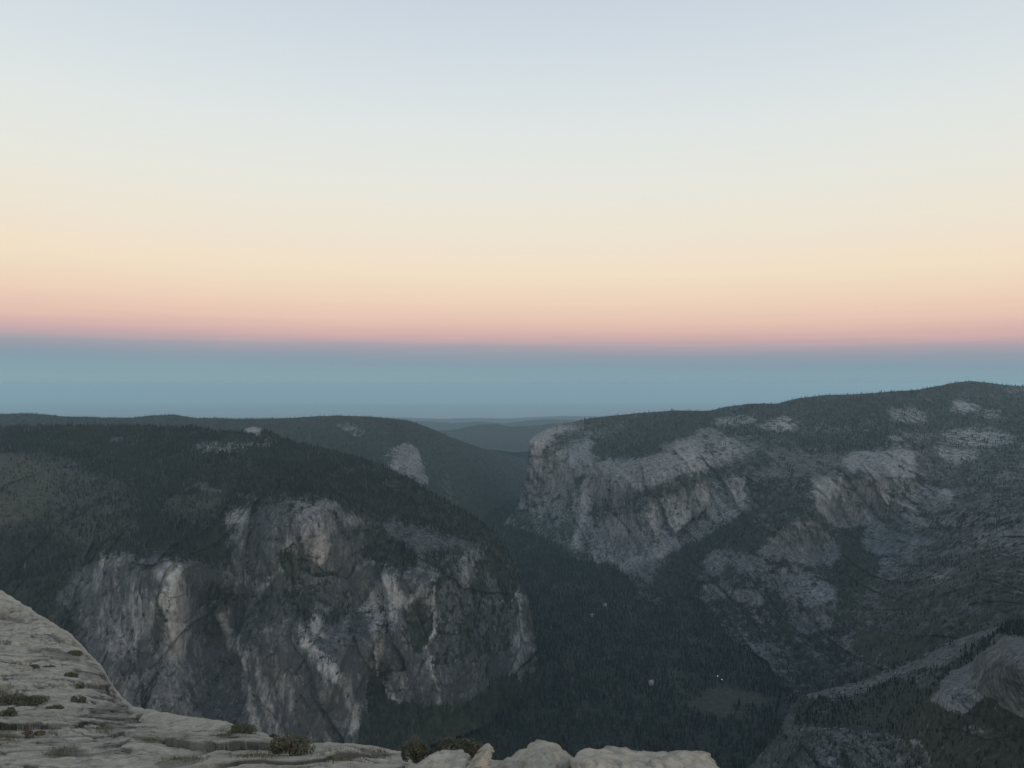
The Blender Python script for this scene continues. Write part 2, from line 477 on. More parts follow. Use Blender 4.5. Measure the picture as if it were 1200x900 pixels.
topB = curve([(-200, 497), (-60, 499), (0, 500), (60, 499), (150, 499), (230, 501), (280, 507), (287, 502.5), (297, 499), (307, 501.5), (318, 508), (345, 519), (380, 526), (420, 536), (455, 549),
              (480, 561), (505, 577), (530, 592), (555, 604), (575, 620), (592, 640), (606, 664), (618, 700), (626, 740), (632, 780), (638, 830), (642, 900)])
botB = curve([(-200, 900), (250, 900), (430, 893), (520, 868), (600, 840), (642, 905)])
ctB = [(-200, 500, 5200), (0, 500, 5200), (150, 499, 5200), (297, 500, 4900), (297, 509, 4800), (340, 517, 4800), (420, 535, 4600), (480, 561, 4400), (550, 602, 4250), (600, 650, 4100),
       (625, 720, 3950), (640, 820, 3750), (200, 540, 4250), (100, 530, 4500), (-150, 540, 4200), (0, 560, 3850), (-150, 620, 3300), (100, 600, 3500), (0, 650, 3200), (200, 590, 3550),
       (300, 560, 3750), (370, 566, 3700), (400, 590, 3500), (330, 590, 3300), (370, 585, 3300), (372, 640, 3130), (370, 740, 3020), (370, 850, 2900), (300, 640, 3180), (290, 750, 3000), (290, 860, 2850),
       (215, 657, 2800), (215, 720, 2740), (200, 820, 2640), (250, 640, 3150), (250, 720, 3080), (255, 800, 2960), (130, 645, 3000), (130, 720, 2850), (130, 800, 2700), (60, 700, 2950), (-150, 760, 2700), (40, 780, 2720),
       (0, 900, 2550), (200, 900, 2600), (400, 900, 2800), (430, 640, 3500), (430, 700, 3380), (460, 672, 3300), (455, 740, 3170), (440, 800, 3150), (500, 660, 3420), (515, 720, 3330), (500, 620, 3800), (550, 660, 3620), (560, 740, 3420), (560, 800, 3330),
       (585, 700, 3760), (600, 760, 3640), (600, 820, 3560), (490, 800, 3150), (500, 850, 3050), (430, 870, 2980), (405, 800, 2960), (550, 850, 3250)]
xsB = np.r_[np.linspace(-200, -12, 80), np.arange(-11, 560, 1.05), np.arange(560, 642, .55)]
sheet('left_cliff_terrain', 'grey granite cliffs below a dark forested plateau on the left', xsB, topB, botB, ctB, 400, M_mid, rB, tB, bB, big=(85, 380), small=(14, 46), slopeveg=.45,
      back=1500, forest=(21, 1.05), seed=1, toned=.20, pw=.85, ledge=10, crag=.7)

# ---- C: ridge behind the plateau, ending in the spires and the hazy side of the valley
rC = new_mask(.10); tC = new_mask(.3); bC = new_mask(0)
for pts, r, t in (([(395, 497), (408, 495), (430, 502), (424, 516), (402, 512)], .72, .5), ([(446, 530), (468, 519), (492, 526), (499, 566), (482, 560), (456, 548)], .85, .5),
                  ([(514, 556), (522, 552), (532, 580), (524, 590), (512, 575)], .6, .4), ([(440, 520), (455, 518), (458, 545), (440, 540)], .5, .35),
                  ([(470, 512), (480, 510), (486, 520), (474, 520)], .6, .4), ([(585, 528), (610, 532), (612, 541), (590, 536)], .55, .4),
                  ([(496, 500), (510, 512), (540, 530), (500, 530)], .32, .3), ([(530, 540), (600, 560), (600, 575), (540, 560)], .2, .2)):
    paint(rC, pts, r - .1, 2.5); paint(tC, pts, t - .15, 2)
topC = curve([(-200, 488), (0, 485), (40, 484.5), (75, 488), (120, 489), (150, 490), (175, 487), (203, 486), (230, 490), (290, 491), (340, 490), (370, 488), (390, 487), (430, 488), (455, 490),
              (480, 493), (505, 502), (530, 513), (560, 524), (590, 531), (615, 538), (640, 545), (700, 552)])
botC = curve([(-200, 520), (200, 520), (400, 560), (500, 630), (700, 640)])
ctC = [(-200, 486, 9500), (0, 485, 9500), (200, 486, 10000), (390, 487, 9800), (480, 493, 9800), (530, 513, 10500), (590, 531, 12500), (640, 545, 13000), (0, 520, 7500), (200, 520, 7500), (400, 510, 8600), (420, 555, 7500), (470, 525, 8000), (480, 560, 7400),
       (495, 565, 7500), (505, 540, 8600), (520, 570, 7900), (560, 560, 9200), (600, 590, 9600), (560, 605, 8300), (640, 580, 10500), (640, 620, 8600), (500, 620, 7300), (700, 552, 13500), (700, 640, 8500)]
sheet('background_ridge', 'hazy forested ridge with pale spires behind the plateau', np.arange(-200, 700, 1.3), topC, botC, ctC, 130, M_far, rC, tC, bC, big=(110, 700), small=(18, 90), warp=4, slopeveg=.4,
      back=2500, forest=(16, .6), seed=3, crag=.5)

# ---- D: the right wall of the valley, from the great prow to the near slopes
rD = new_mask(.60); tD = new_mask(.22); bD = new_mask(.05)
paint(rD, [(630, 400), (1400, 400), (1400, 500), (1200, 545), (1080, 535), (980, 530), (900, 520), (780, 508), (690, 520)], .34, 5)
paint(rD, [(1060, 520), (1400, 500), (1400, 600), (1100, 600)], .48, 8); paint(rD, [(590, 590), (640, 600), (690, 650), (690, 700), (560, 700)], .40, 5)
paint(rD, [(776, 650), (830, 625), (880, 596), (1000, 604), (1020, 650), (1010, 745), (930, 760), (860, 735), (780, 705)], .38, 3)
paint(rD, [(1010, 690), (1400, 640), (1400, 900), (900, 900), (930, 740)], .36, 8)
RD = (  # polygon, cover, tone
    ([(560, 640), (600, 592), (618, 560), (620, 512), (644, 500), (690, 500), (770, 530), (820, 500), (860, 512), (885, 530), (884, 556), (880, 590), (855, 615), (828, 626), (800, 640),
      (775, 650), (742, 672), (712, 668), (690, 664), (640, 640), (600, 640)], .60, .36),
    ([(620, 514), (632, 505), (658, 497), (676, 499), (660, 512), (648, 522), (641, 545), (634, 560), (622, 556)], .75, .50),
    ([(636, 548), (646, 520), (664, 505), (692, 500), (686, 520), (662, 532), (648, 546)], .26, .3),
    ([(656, 527), (690, 516), (697, 545), (690, 578), (668, 592), (640, 572), (632, 552)], .72, .42),
    ([(690, 516), (742, 494), (782, 484), (850, 480), (840, 500), (800, 510), (770, 520), (766, 532), (702, 537), (688, 530)], .08, .3),
    ([(693, 513), (735, 492), (738, 496), (698, 517)], .5, .5),
    ([(692, 545), (762, 535), (800, 528), (820, 520), (835, 545), (800, 562), (755, 575), (735, 590), (705, 590)], .78, .46),
    ([(736, 580), (790, 563), (850, 543), (905, 528), (900, 545), (850, 562), (795, 578), (745, 597)], .24, .2),
    ([(600, 605), (650, 598), (690, 640), (690, 660), (640, 642)], .34, .3),
    ([(688, 588), (722, 585), (722, 612), (696, 615)], .28, .3),
    ([(672, 560), (690, 548), (692, 575), (676, 580)], .3, .3),
    ([(700, 620), (722, 600), (760, 600), (800, 585), (852, 566), (882, 562), (862, 600), (830, 621), (800, 637), (772, 650), (742, 670), (712, 667)], .74, .44),
    ([(685, 560), (695, 560), (690, 610), (680, 640), (670, 640)], .7, .55),
    ([(724, 603), (734, 602), (733, 620), (726, 624), (712, 622), (722, 612)], .9, .75),
    ([(770, 668), (800, 642), (835, 628), (880, 598), (895, 610), (882, 645), (850, 640), (822, 650), (812, 690), (800, 712), (760, 690)], -.2, .2),
    ([(868, 560), (950, 556), (955, 600), (975, 618), (950, 614), (925, 612), (890, 622), (872, 600)], .25, .2),
    ([(950, 560), (980, 556), (1032, 568), (1036, 595), (1022, 612), (1000, 618), (975, 613), (955, 596)], .84, .40),
    ([(990, 540), (1005, 528), (1050, 522), (1075, 530), (1070, 562), (1030, 560), (995, 550)], .74, .55),
    ([(1054, 572), (1085, 566), (1115, 572), (1110, 600), (1080, 625), (1056, 600)], .66, .42),
    ([(1100, 574), (1108, 573), (1111, 583), (1104, 584)], 1, .85),
    ([(884, 646), (905, 625), (930, 613), (956, 615), (978, 630), (985, 650), (970, 661), (945, 664), (925, 659), (900, 651)], .86, .30),
    ([(1008, 625), (1022, 608), (1048, 606), (1060, 620), (1058, 650), (1030, 652), (1012, 640)], .62, .28),
    ([(985, 622), (1008, 618), (1014, 645), (1030, 652), (1020, 700), (990, 720), (965, 700), (985, 660)], .05, .2),
    ([(820, 660), (835, 645), (890, 652), (915, 664), (890, 672), (860, 670), (845, 678)], .66, .34),
    ([(884, 668), (930, 664), (955, 672), (950, 690), (925, 692), (900, 685)], .64, .34),
    ([(802, 705), (822, 685), (870, 688), (900, 695), (890, 712), (850, 700), (830, 706)], .62, .30),
    ([(905, 684), (945, 690), (985, 684), (985, 712), (960, 714), (920, 700)], .55, .30),
    ([(926, 728), (935, 705), (952, 704), (978, 722), (975, 738), (940, 738)], .66, .28),
    ([(945, 690), (958, 682), (974, 690), (976, 705), (955, 706)], .6, .45),
    ([(1080, 600), (1150, 596), (1200, 600), (1400, 600), (1400, 625), (1190, 635), (1120, 650), (1085, 640)], .44, .26),
    ([(1140, 625), (1195, 610), (1250, 600), (1250, 625), (1180, 638), (1145, 640)], .56, .34),
    ([(1010, 690), (1085, 655), (1150, 645), (1400, 640), (1400, 740), (1100, 740), (1000, 740)], .30, .20),
    # bare domes along the top
    ([(828, 498), (838, 489), (868, 487), (890, 490), (880, 499), (845, 502)], .58, .60), ([(884, 502), (905, 491), (925, 489), (938, 497), (932, 505), (905, 506)], .68, .72),
    ([(938, 503), (960, 498), (1003, 497), (1000, 505), (960, 506)], .52, .60), ([(1006, 500), (1008, 490), (1022, 489), (1032, 500), (1018, 503)], .52, .5),
    ([(1035, 492), (1040, 478), (1062, 476), (1085, 486), (1086, 493), (1060, 494)], .60, .66), ([(1112, 478), (1118, 469), (1135, 468), (1148, 474), (1145, 482), (1125, 483)], .66, .78),
    ([(1146, 482), (1168, 477), (1182, 484), (1170, 491), (1150, 489)], .56, .7), ([(1092, 514), (1110, 503), (1160, 502), (1196, 512), (1196, 522), (1150, 524), (1120, 518)], .62, .74),
    ([(1036, 517), (1050, 509), (1092, 510), (1090, 517), (1060, 520)], .52, .55), ([(1098, 530), (1108, 521), (1130, 524), (1148, 538), (1130, 546), (1112, 542)], .56, .66),
    ([(840, 528), (852, 517), (866, 516), (872, 526), (856, 532)], .66, .56), ([(868, 512), (885, 508), (890, 514), (876, 516)], .55, .5),
    ([(790, 525), (800, 512), (822, 520), (832, 540), (815, 550), (800, 545)], .66, .55),
    ([(1170, 452), (1210, 452), (1230, 462), (1190, 462)], .5, .7), ([(1190, 540), (1240, 532), (1250, 545), (1200, 552)], .4, .5),
    ([(1150, 560), (1180, 550), (1200, 556), (1170, 572)], .45, .4), ([(990, 480), (1000, 484), (985, 490)], .4, .5),
)
for pts, r, t in RD:
    top_ = max(p[1] for p in pts) < 546 and min(p[0] for p in pts) > 780
    paint(rD, pts, (r * .6 + .20) if top_ else (r * .8 + .18 + (.10 if r > .8 else 0) if r > .4 else r + (.17 if r >= .16 else .07 if r > 0 else 0)), 2.2 if top_ else 2.0 if (r > .6 or r < .1) else 3.5)
    paint(tD, pts, t * .95 + (.06 if top_ else .02 if r > .4 else -.04), 4 if top_ else 3)
for pts, w, v in (([(688, 560), (684, 590), (676, 625), (666, 655)], 3, .22), ([(730, 560), (728, 600), (736, 650)], 3, .12), ([(765, 600), (756, 640), (742, 668)], 3, .15),
                  ([(748, 650), (728, 668)], 3, .2), ([(800, 590), (790, 640)], 3, .1), ([(1035, 570), (1040, 595)], 2, .25), ([(975, 560), (965, 600)], 2, .12), ([(700, 640), (692, 665)], 3, .1),
                  ([(975, 612), (985, 560)], 2, .12), ([(1068, 590), (1066, 630), (1060, 660)], 3, .12)):
    line(tD, pts, w, v, 1.5)
for pts, v in (([(1000, 760), (1010, 745), (1100, 745), (1060, 770)], .1), ([(982, 765), (990, 748), (1005, 742), (995, 768)], .6),
               ([(925, 763), (948, 759), (960, 766), (930, 774)], .5)): paint(rD, pts, v, 2)
paint(rD, [(1085, 672), (1115, 662), (1112, 676), (1095, 680)], .62, 2); paint(tD, [(1085, 672), (1115, 662), (1112, 676), (1095, 680)], .5, 2)
paint(rD, [(1030, 720), (1050, 712), (1075, 722), (1070, 742), (1040, 738)], .42, 3)
paint(bD, [(1000, 680), (1400, 600), (1400, 800), (1000, 800)], .40, 12); paint(bD, [(1150, 690), (1400, 680), (1400, 740), (1160, 730)], .7, 6)
paint(bD, [(1030, 500), (1400, 480), (1400, 600), (1100, 600)], .25, 12); paint(bD, [(960, 680), (980, 700), (960, 706), (945, 690)], .7, 3)

topD = curve([(584, 625), (592, 612), (600, 601), (608, 590), (614, 572), (617.5, 555), (619, 535), (620.5, 517), (626, 511), (636, 505), (648, 499.5), (668, 495), (690, 490.5), (720, 487), (750, 484),
              (790, 481), (830, 481.5), (850, 477), (880, 473), (910, 473), (935, 467), (965, 463), (1000, 462), (1040, 459), (1075, 457), (1100, 452), (1120, 448), (1138, 446.5), (1155, 448),
              (1175, 451), (1200, 453), (1250, 458), (1400, 470)])
botD = curve([(584, 640), (650, 665), (715, 695), (760, 705), (800, 730), (850, 745), (900, 775), (930, 830), (950, 880), (1000, 900), (1200, 880), (1400, 880)])
ctD = [(588, 618, 8100), (605, 598, 8100), (618, 560, 8050), (622, 516, 8100), (645, 503, 8350), (690, 492, 9100), (760, 484, 9000), (850, 478, 8800), (920, 472, 8600), (1000, 463, 8400), (1050, 458, 8200), (1100, 452, 8300),
       (1138, 447, 8400), (1200, 453, 8400), (1400, 470, 8000), (650, 530, 7950), (650, 570, 7800), (650, 620, 7400), (640, 645, 7050), (695, 545, 7300), (690, 520, 8000), (700, 600, 6950), (700, 650, 6450), (715, 668, 6150), (760, 534, 6650), (762, 600, 6250), (760, 655, 5980),
       (765, 512, 7500), (830, 514, 7000), (830, 545, 6450), (830, 600, 6150), (825, 625, 5980), (900, 520, 6700), (900, 550, 6200), (905, 590, 5750), (930, 611, 5000), (935, 662, 4830), (885, 640, 5300), (985, 553, 5500), (990, 612, 5280), (1000, 530, 5900), (1050, 522, 5800), (1060, 562, 5300),
       (1066, 615, 4950), (1100, 520, 6100), (1160, 505, 6500), (1100, 480, 7500), (1000, 490, 7500), (1150, 560, 5000), (1200, 520, 5700), (1400, 540, 4600), (1200, 600, 3900), (1110, 640, 4250), (1010, 655, 4750), (850, 690, 5000), (880, 660, 5050),
       (900, 705, 4720), (950, 720, 4400), (820, 700, 5300), (960, 742, 4300), (1020, 740, 3950), (1050, 700, 4000), (1150, 680, 3300), (1200, 650, 3350), (1400, 650, 2700), (1200, 710, 2850), (1100, 740, 3250), (950, 800, 3750), (930, 830, 3500),
       (1000, 860, 3200), (1100, 820, 2950), (1200, 790, 2700), (1200, 880, 2600), (1400, 880, 2300), (950, 880, 3080), (760, 705, 5250), (650, 665, 6500), (1000, 900, 2950)]


def bumpD(px, py):
    """rounded aprons and domes that stand out of the wall"""
    o = 0
    for cx, cy, rx, ry, a in ((935, 648, 50, 34, 190), (992, 592, 44, 36, 170), (1078, 592, 32, 34, 150), (1034, 632, 26, 28, 120), (850, 660, 34, 16, 80), (920, 682, 36, 14, 80), (850, 700, 46, 14, 70), (952, 726, 26, 18, 80),
                              (1030, 540, 40, 22, 120), (840, 540, 30, 26, 90), (735, 620, 30, 50, 120), (800, 600, 40, 40, 120), (690, 600, 20, 60, 110), (660, 560, 28, 36, 100), (770, 550, 40, 24, 90)):
        q = 1 - ((px - cx) / rx) ** 2 - ((py - cy) / ry) ** 2
        o = o + a * np.clip(q, 0, 1) ** .75
    return o * .6


xsD = np.r_[np.arange(584, 600, .8), np.arange(600, 630, .35), np.arange(630, 1212, 1.05), np.linspace(1213, 1400, 90)]
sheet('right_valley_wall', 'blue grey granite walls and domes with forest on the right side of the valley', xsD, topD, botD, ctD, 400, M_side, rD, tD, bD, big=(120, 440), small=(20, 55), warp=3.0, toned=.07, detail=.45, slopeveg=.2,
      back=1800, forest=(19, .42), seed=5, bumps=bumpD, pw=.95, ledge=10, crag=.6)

# ---- I: the near shoulder at the lower right
rI = new_mask(.14); tI = new_mask(.2); bI = new_mask(.15)
for pts, r, t in (
    ([(1186, 729), (1130, 744), (1060, 774), (1010, 794), (950, 808), (936, 822), (972, 822), (1020, 812), (1062, 796), (1112, 776), (1164, 748)], .66, .36),
    ([(1400, 740), (1200, 746), (1176, 744), (1150, 764), (1130, 774), (1105, 800), (1094, 826), (1126, 836), (1150, 818), (1170, 824), (1200, 842), (1400, 850)], .84, .40),
    ([(1056, 796), (1110, 780), (1100, 806), (1070, 812)], .55, .32),
    ([(870, 900), (905, 866), (926, 826), (938, 828), (930, 850), (990, 850), (1030, 858), (1078, 866), (1096, 888), (1110, 1000), (860, 1000)], .58, .30),
    ([(1170, 826), (1182, 824), (1210, 836), (1200, 842)], .9, .62),
    ([(938, 824), (1060, 812), (1090, 830), (1120, 842), (1200, 850), (1200, 1000), (1110, 1000), (1090, 868), (1020, 852), (940, 846)], .16, .3),
    ([(1120, 850), (1150, 846), (1165, 870), (1140, 880)], .44, .3), ([(950, 832), (985, 828), (980, 836), (955, 838)], .55, .36),
    ([(1190, 722), (1400, 700), (1400, 735), (1200, 742)], .2, .3),
): paint(rI, pts, r, 2); paint(tI, pts, t - .14, 2.5)
for pts, v in (([(1150, 790), (1170, 780), (1200, 785)], -.25), ([(1110, 815), (1140, 790), (1175, 765)], .15), ([(1125, 822), (1160, 795), (1200, 800)], -.2), ([(935, 852), (950, 850), (1000, 853)], .3), ([(1050, 868), (1075, 868), (1090, 880)], .3)):
    line(tI, pts, 1.6, v, 1.0)
paint(bI, [(1000, 830), (1200, 850), (1200, 1000), (1050, 1000)], .35, 8)
topI = curve([(845, 925), (880, 897), (905, 868), (915, 850), (925, 828), (940, 815), (975, 806), (1010, 795), (1060, 775), (1110, 753), (1140, 743), (1165, 735), (1185, 729), (1215, 722), (1400, 690)])
botI = curve([(845, 945), (880, 1000), (1400, 1000)])
ctI = [(845, 930, 2500), (880, 897, 2450), (925, 828, 2450), (975, 806, 2400), (1060, 775, 2300), (1130, 745, 2250), (1185, 729, 2150), (1400, 690, 1900), (1010, 812, 2260), (1080, 790, 2100), (1140, 768, 1960), (1165, 750, 1880), (1176, 746, 1700), (1220, 744, 1550), (1400, 745, 1350), (1150, 766, 1700), (1105, 802, 1720),
       (1150, 818, 1580), (1200, 835, 1430), (1400, 850, 1200), (1095, 830, 1720), (1130, 850, 1580), (1000, 845, 1980), (940, 850, 2120), (930, 900, 1980), (900, 900, 2200), (1000, 900, 1850), (1070, 870, 1760), (1100, 905, 1550), (1200, 900, 1330), (1400, 1000, 1050), (1200, 1000, 1180), (1000, 1000, 1650), (880, 1000, 1950)]
xsI = np.r_[np.arange(845, 1212, .9), np.linspace(1213, 1400, 100)]
sheet('near_right_shoulder', 'near granite shoulder with dark trees at the lower right', xsI, topI, botI, ctI, 300, M_near, rI, tI, bI, big=(22, 200), small=(6, 26), warp=3, slopeveg=.3, back=700,
      forest=(13, 1.5), seed=8, ledge=4, crag=.9)

# ---- far ridges out towards the plain
rF = new_mask(.25); tF = new_mask(.3)
for nm, lb, y0, D0, xs0, xs1, jg, pts in (
    ('far_ridge', 'pale blue far ridge at the mouth of the valley', 0, 20000, 470, 760, .9, [(470, 512), (510, 505), (535, 503), (560, 498), (580, 497), (600, 500), (622, 499), (640, 497), (680, 495), (760, 500)]),
    ('farther_ridge', 'faint blue ridge beyond the mouth of the valley', 0, 30000, -200, 1400, .8, [(-200, 497), (470, 495), (500, 493.5), (530, 496), (560, 494), (590, 496), (615, 493), (645, 491), (690, 493), (760, 494), (1400, 496)]),
    ('farthest_ridge', 'faintest blue ridge under the hazy horizon', 0, 46000, -200, 1400, .5, [(-200, 489), (480, 489.5), (520, 491), (550, 489.5), (590, 490.5), (630, 488.5), (670, 487.5), (710, 488), (760, 490), (1400, 491)])):
    tp = curve(pts)
    ct = [(xs0, 495, D0), (xs1, 495, D0), (600, 497, D0 * 1.02), (xs0, 530, D0 * .8), (xs1, 530, D0 * .8), (600, 530, D0 * .78)]
    sheet(nm, lb, np.arange(xs0, xs1, 2.2), tp, (lambda x, t=tp: t(x) + 30), ct, 40, M_far, rF, tF, Z0, big=(D0 * .02, D0 * .06), small=(D0 * .004, D0 * .014), warp=2, slopeveg=.2, back=4000, seed=int(D0) % 37, crag=jg)

# ---- valley floor and the plain beyond it, one sheet to the horizon
rows = np.r_[np.linspace(1200, 20000, 520) ** 1.0, np.geomspace(20600, 150000, 90)]
rows = np.unique(np.r_[np.geomspace(1000, 12000, 420), rows[rows > 12000]])
cols = np.linspace(-1.0, 1.0, 640)
YY = np.repeat(rows[:, None], len(cols), 1); XX = cols[None] * YY
FLOOR = 26.0
ZZ = FLOOR + 7 * fbm(XX / 400, YY / 400, 0 * XX, 4) - sstep(11000, 30000, YY) * 1000 - np.where(YY > 12000, (YY - 12000) ** 2 / 1.46e7, 0)
PXf = 600 + F * XX / YY; PYf = 450 + F * (ZC - ZZ) / YY
rV = new_mask(.02); tV = new_mask(.3); bV = new_mask(.0)
for pts, v in (([(798, 812), (830, 806), (870, 810), (900, 816), (892, 832), (850, 842), (805, 838)], .62), ([(640, 684), (665, 680), (692, 690), (684, 700), (650, 696)], .4),
               ([(770, 738), (800, 734), (822, 748), (846, 752), (838, 768), (812, 760), (790, 748)], .38), ([(765, 784), (805, 786), (800, 792), (768, 791)], .6), ([(668, 702), (700, 706), (700, 720), (690, 716)], .5),
               ([(640, 760), (720, 750), (700, 800), (650, 800)], .22), ([(720, 690), (760, 700), (750, 730), (720, 720)], .3)): paint(bV, pts, v, 2)
line(rV, [(745, 797), (770, 800), (800, 806), (900, 808)], 1.0, .25, .8)
wx = 3.5 * fbm(XX / 60, YY / 60, 0 * XX, 4)
bV = blur(bV, 1.5); wx = wx + 26 * fbm(XX / 160, YY / 160, 0 * XX + 6, 5, .65)
rk = sample(rV, PXf + wx * .2, PYf + wx * .2); tn = sample(tV, PXf, PYf); bs = np.clip(sample(bV, PXf + wx * 2, PYf + wx), 0, 1) + .25 * np.clip(fbm(XX / 300, YY / 300, 0 * XX + 4, 4), 0, 1)
far_ = sstep(26000, 40000, YY); rk = np.maximum(rk, far_); tn = np.maximum(tn, far_ * .72)      # dry summer plain beyond the hills
i = np.arange(len(rows) * len(cols)).reshape(len(rows), -1)
Q = np.stack([i[:-1, :-1], i[:-1, 1:], i[1:, 1:], i[1:, :-1]], -1).reshape(-1, 4)
Pv = np.stack([XX, YY, ZZ], -1)
gv = mesh_from('valley_floor', Pv.reshape(-1, 3), Q, M_mid, attrs={'rock': rk.ravel(), 'tone': tn.ravel(), 'brush': np.clip(bs, 0, 1).ravel()})
tag(gv, 'dark forested valley floor with small meadows', kind='structure')
k = rows < 9800
FOREST.append((Pv[k], (1 - sstep(.25, .6, bs[k])) * (np.abs(cols)[None] < .62), (26, .55), PXf[k], PYf[k], 'valley_floor'))

# ------------------------------------------------------------------ trees
def tree_template(v):
    r = np.random.default_rng(v); n = 5
    a = np.linspace(0, 2 * np.pi, n, endpoint=False)
    rings = []
    for z, rad in ((.06, 1.0), (.36, .72)):
        rr = rad * (1 + r.uniform(-.28, .28, n)); rings.append(np.stack([rr * np.cos(a + z * 3), rr * np.sin(a + z * 3), np.full(n, z) + r.uniform(-.04, .04, n)], 1))
    V = np.concatenate([rings[0], [[0, 0, .68]], rings[1], [[0, 0, 1.0]]])
    T = [(j, (j + 1) % n, n) for j in range(n)] + [(n + 1 + j, n + 1 + (j + 1) % n, 2 * n + 1) for j in range(n)]
    return V, np.array(T)


TPL = [tree_template(v) for v in range(4)]
cand = []   # x y z height radius tint px
for P, w, (hm, dens), PX, PY, nm in FOREST:
    A = P[:-1, :-1]; B = P[1:, :-1]; Cc = P[1:, 1:]; Dd = P[:-1, 1:]
    ar = np.linalg.norm(np.cross(B - A, Dd - A), axis=-1); ww = w[:-1, :-1]
    plan = np.abs(np.cross(B - A, Dd - A)[..., 2])     # plan area
    ed = np.minimum(plan, ar)
    cl = .5 + .8 * fbm(A[..., 0] / 130, A[..., 1] / 130, A[..., 2] / 130 + 2, 4)
    infr = (PX[:-1, :-1] > -40) & (PX[:-1, :-1] < 1240) & (PY[:-1, :-1] < 960)
    dist = A[..., 1]
    # spacing about 11 m; thinner with distance, where the trees stand closer than a pixel
    rate = ed / 130.0 * ww * dens * np.clip(cl, .15, 1.2) * infr * np.clip((4600 / dist) ** 1.3, 0, 1.0)
    cnt = np.floor(rate + rng.random(rate.shape)).astype(int)
    ii, jj = np.nonzero(cnt); c_ = np.minimum(cnt[ii, jj], 12)
    ii = np.repeat(ii, c_); jj = np.repeat(jj, c_)
    u = rng.random(len(ii))[:, None]; v = rng.random(len(ii))[:, None]
    p = A[ii, jj] * (1 - u) * (1 - v) + B[ii, jj] * u * (1 - v) + Dd[ii, jj] * (1 - u) * v + Cc[ii, jj] * u * v
    h = hm * np.clip(rng.normal(1, .27, len(p)), .4, 1.7) * (.55 + .45 * ww[ii, jj]) * np.clip((p[:, 1] / 4600), 1, 1.3)
    tint = np.clip(.42 + .5 * perlin(p[:, 0] / 160, p[:, 1] / 160, p[:, 2] / 160) + rng.normal(0, .3, len(p)), 0, .95)
    tint = np.where(rng.random(len(p)) < .006, 1.0, tint)
    cand.append(np.c_[p, h, h * rng.uniform(.13, .22, len(p)), tint, h * F / p[:, 1], np.full(len(p), ['left_cliff_terrain', 'background_ridge', 'right_valley_wall', 'near_right_shoulder', 'valley_floor'].index(nm)), PX[ii, jj], PY[ii, jj]])
    print('trees', nm, len(p))
cand = np.concatenate(cand)
# the 290 that show largest, inside the frame and clear of the granite in front
vis = (cand[:, 8] > 6) & (cand[:, 8] < 1190) & (cand[:, 9] < 884) & (cand[:, 7] != 4)
order = np.argsort(-np.where(vis, cand[:, 6], 0))
solo = order[:290]; mask = np.ones(len(cand), bool); mask[solo] = False
rest = cand[mask]
Vs, Ts, Tint = [], [], []; off = 0
kind = rng.integers(0, 4, len(rest)); rot = rng.uniform(0, 6.28, len(rest))
for kx in range(4):
    s = rest[kind == kx]; a = rot[kind == kx]; TV, TT = TPL[kx]
    c_, s_ = np.cos(a)[:, None], np.sin(a)[:, None]
    x = (TV[None, :, 0] * c_ - TV[None, :, 1] * s_) * s[:, 4:5] + s[:, 0:1]
    y = (TV[None, :, 0] * s_ + TV[None, :, 1] * c_) * s[:, 4:5] + s[:, 1:2]
    z = TV[None, :, 2] * s[:, 3:4] + s[:, 2:3] - .8
    Vs.append(np.stack([x, y, z], -1).reshape(-1, 3)); Tint.append(np.repeat(s[:, 5], len(TV)))
    Ts.append((TT[None] + off + np.arange(len(s))[:, None, None] * len(TV)).reshape(-1, 3)); off += len(s) * len(TV)
fo = mesh_from('forest', np.concatenate(Vs), None, M_conifer, tris=np.concatenate(Ts), attrs={'tint': np.concatenate(Tint)}, smooth=False)
tag(fo, 'far conifer forest covering the plateaus, slopes and valley floor', 'forest', kind='stuff')
print('forest trees', len(rest))


def tube_mesh(path, radii, n=6):
    path = np.array(path, float); V = []; Fc = []
    for k_, (p, r) in enumerate(zip(path, radii)):
        d = path[min(k_ + 1, len(path) - 1)] - path[max(k_ - 1, 0)]; d /= np.linalg.norm(d)
        a = np.cross(d, [0.3, .9, .1]); a /= np.linalg.norm(a); b_ = np.cross(d, a)
        for j in range(n):
            t = 2 * math.pi * j / n; V.append(p + r * (math.cos(t) * a + math.sin(t) * b_))
    for k_ in range(len(path) - 1):
        for j in range(n): Fc.append((k_ * n + j, k_ * n + (j + 1) % n, (k_ + 1) * n + (j + 1) % n, (k_ + 1) * n + j))
    return np.array(V), np.array(Fc)


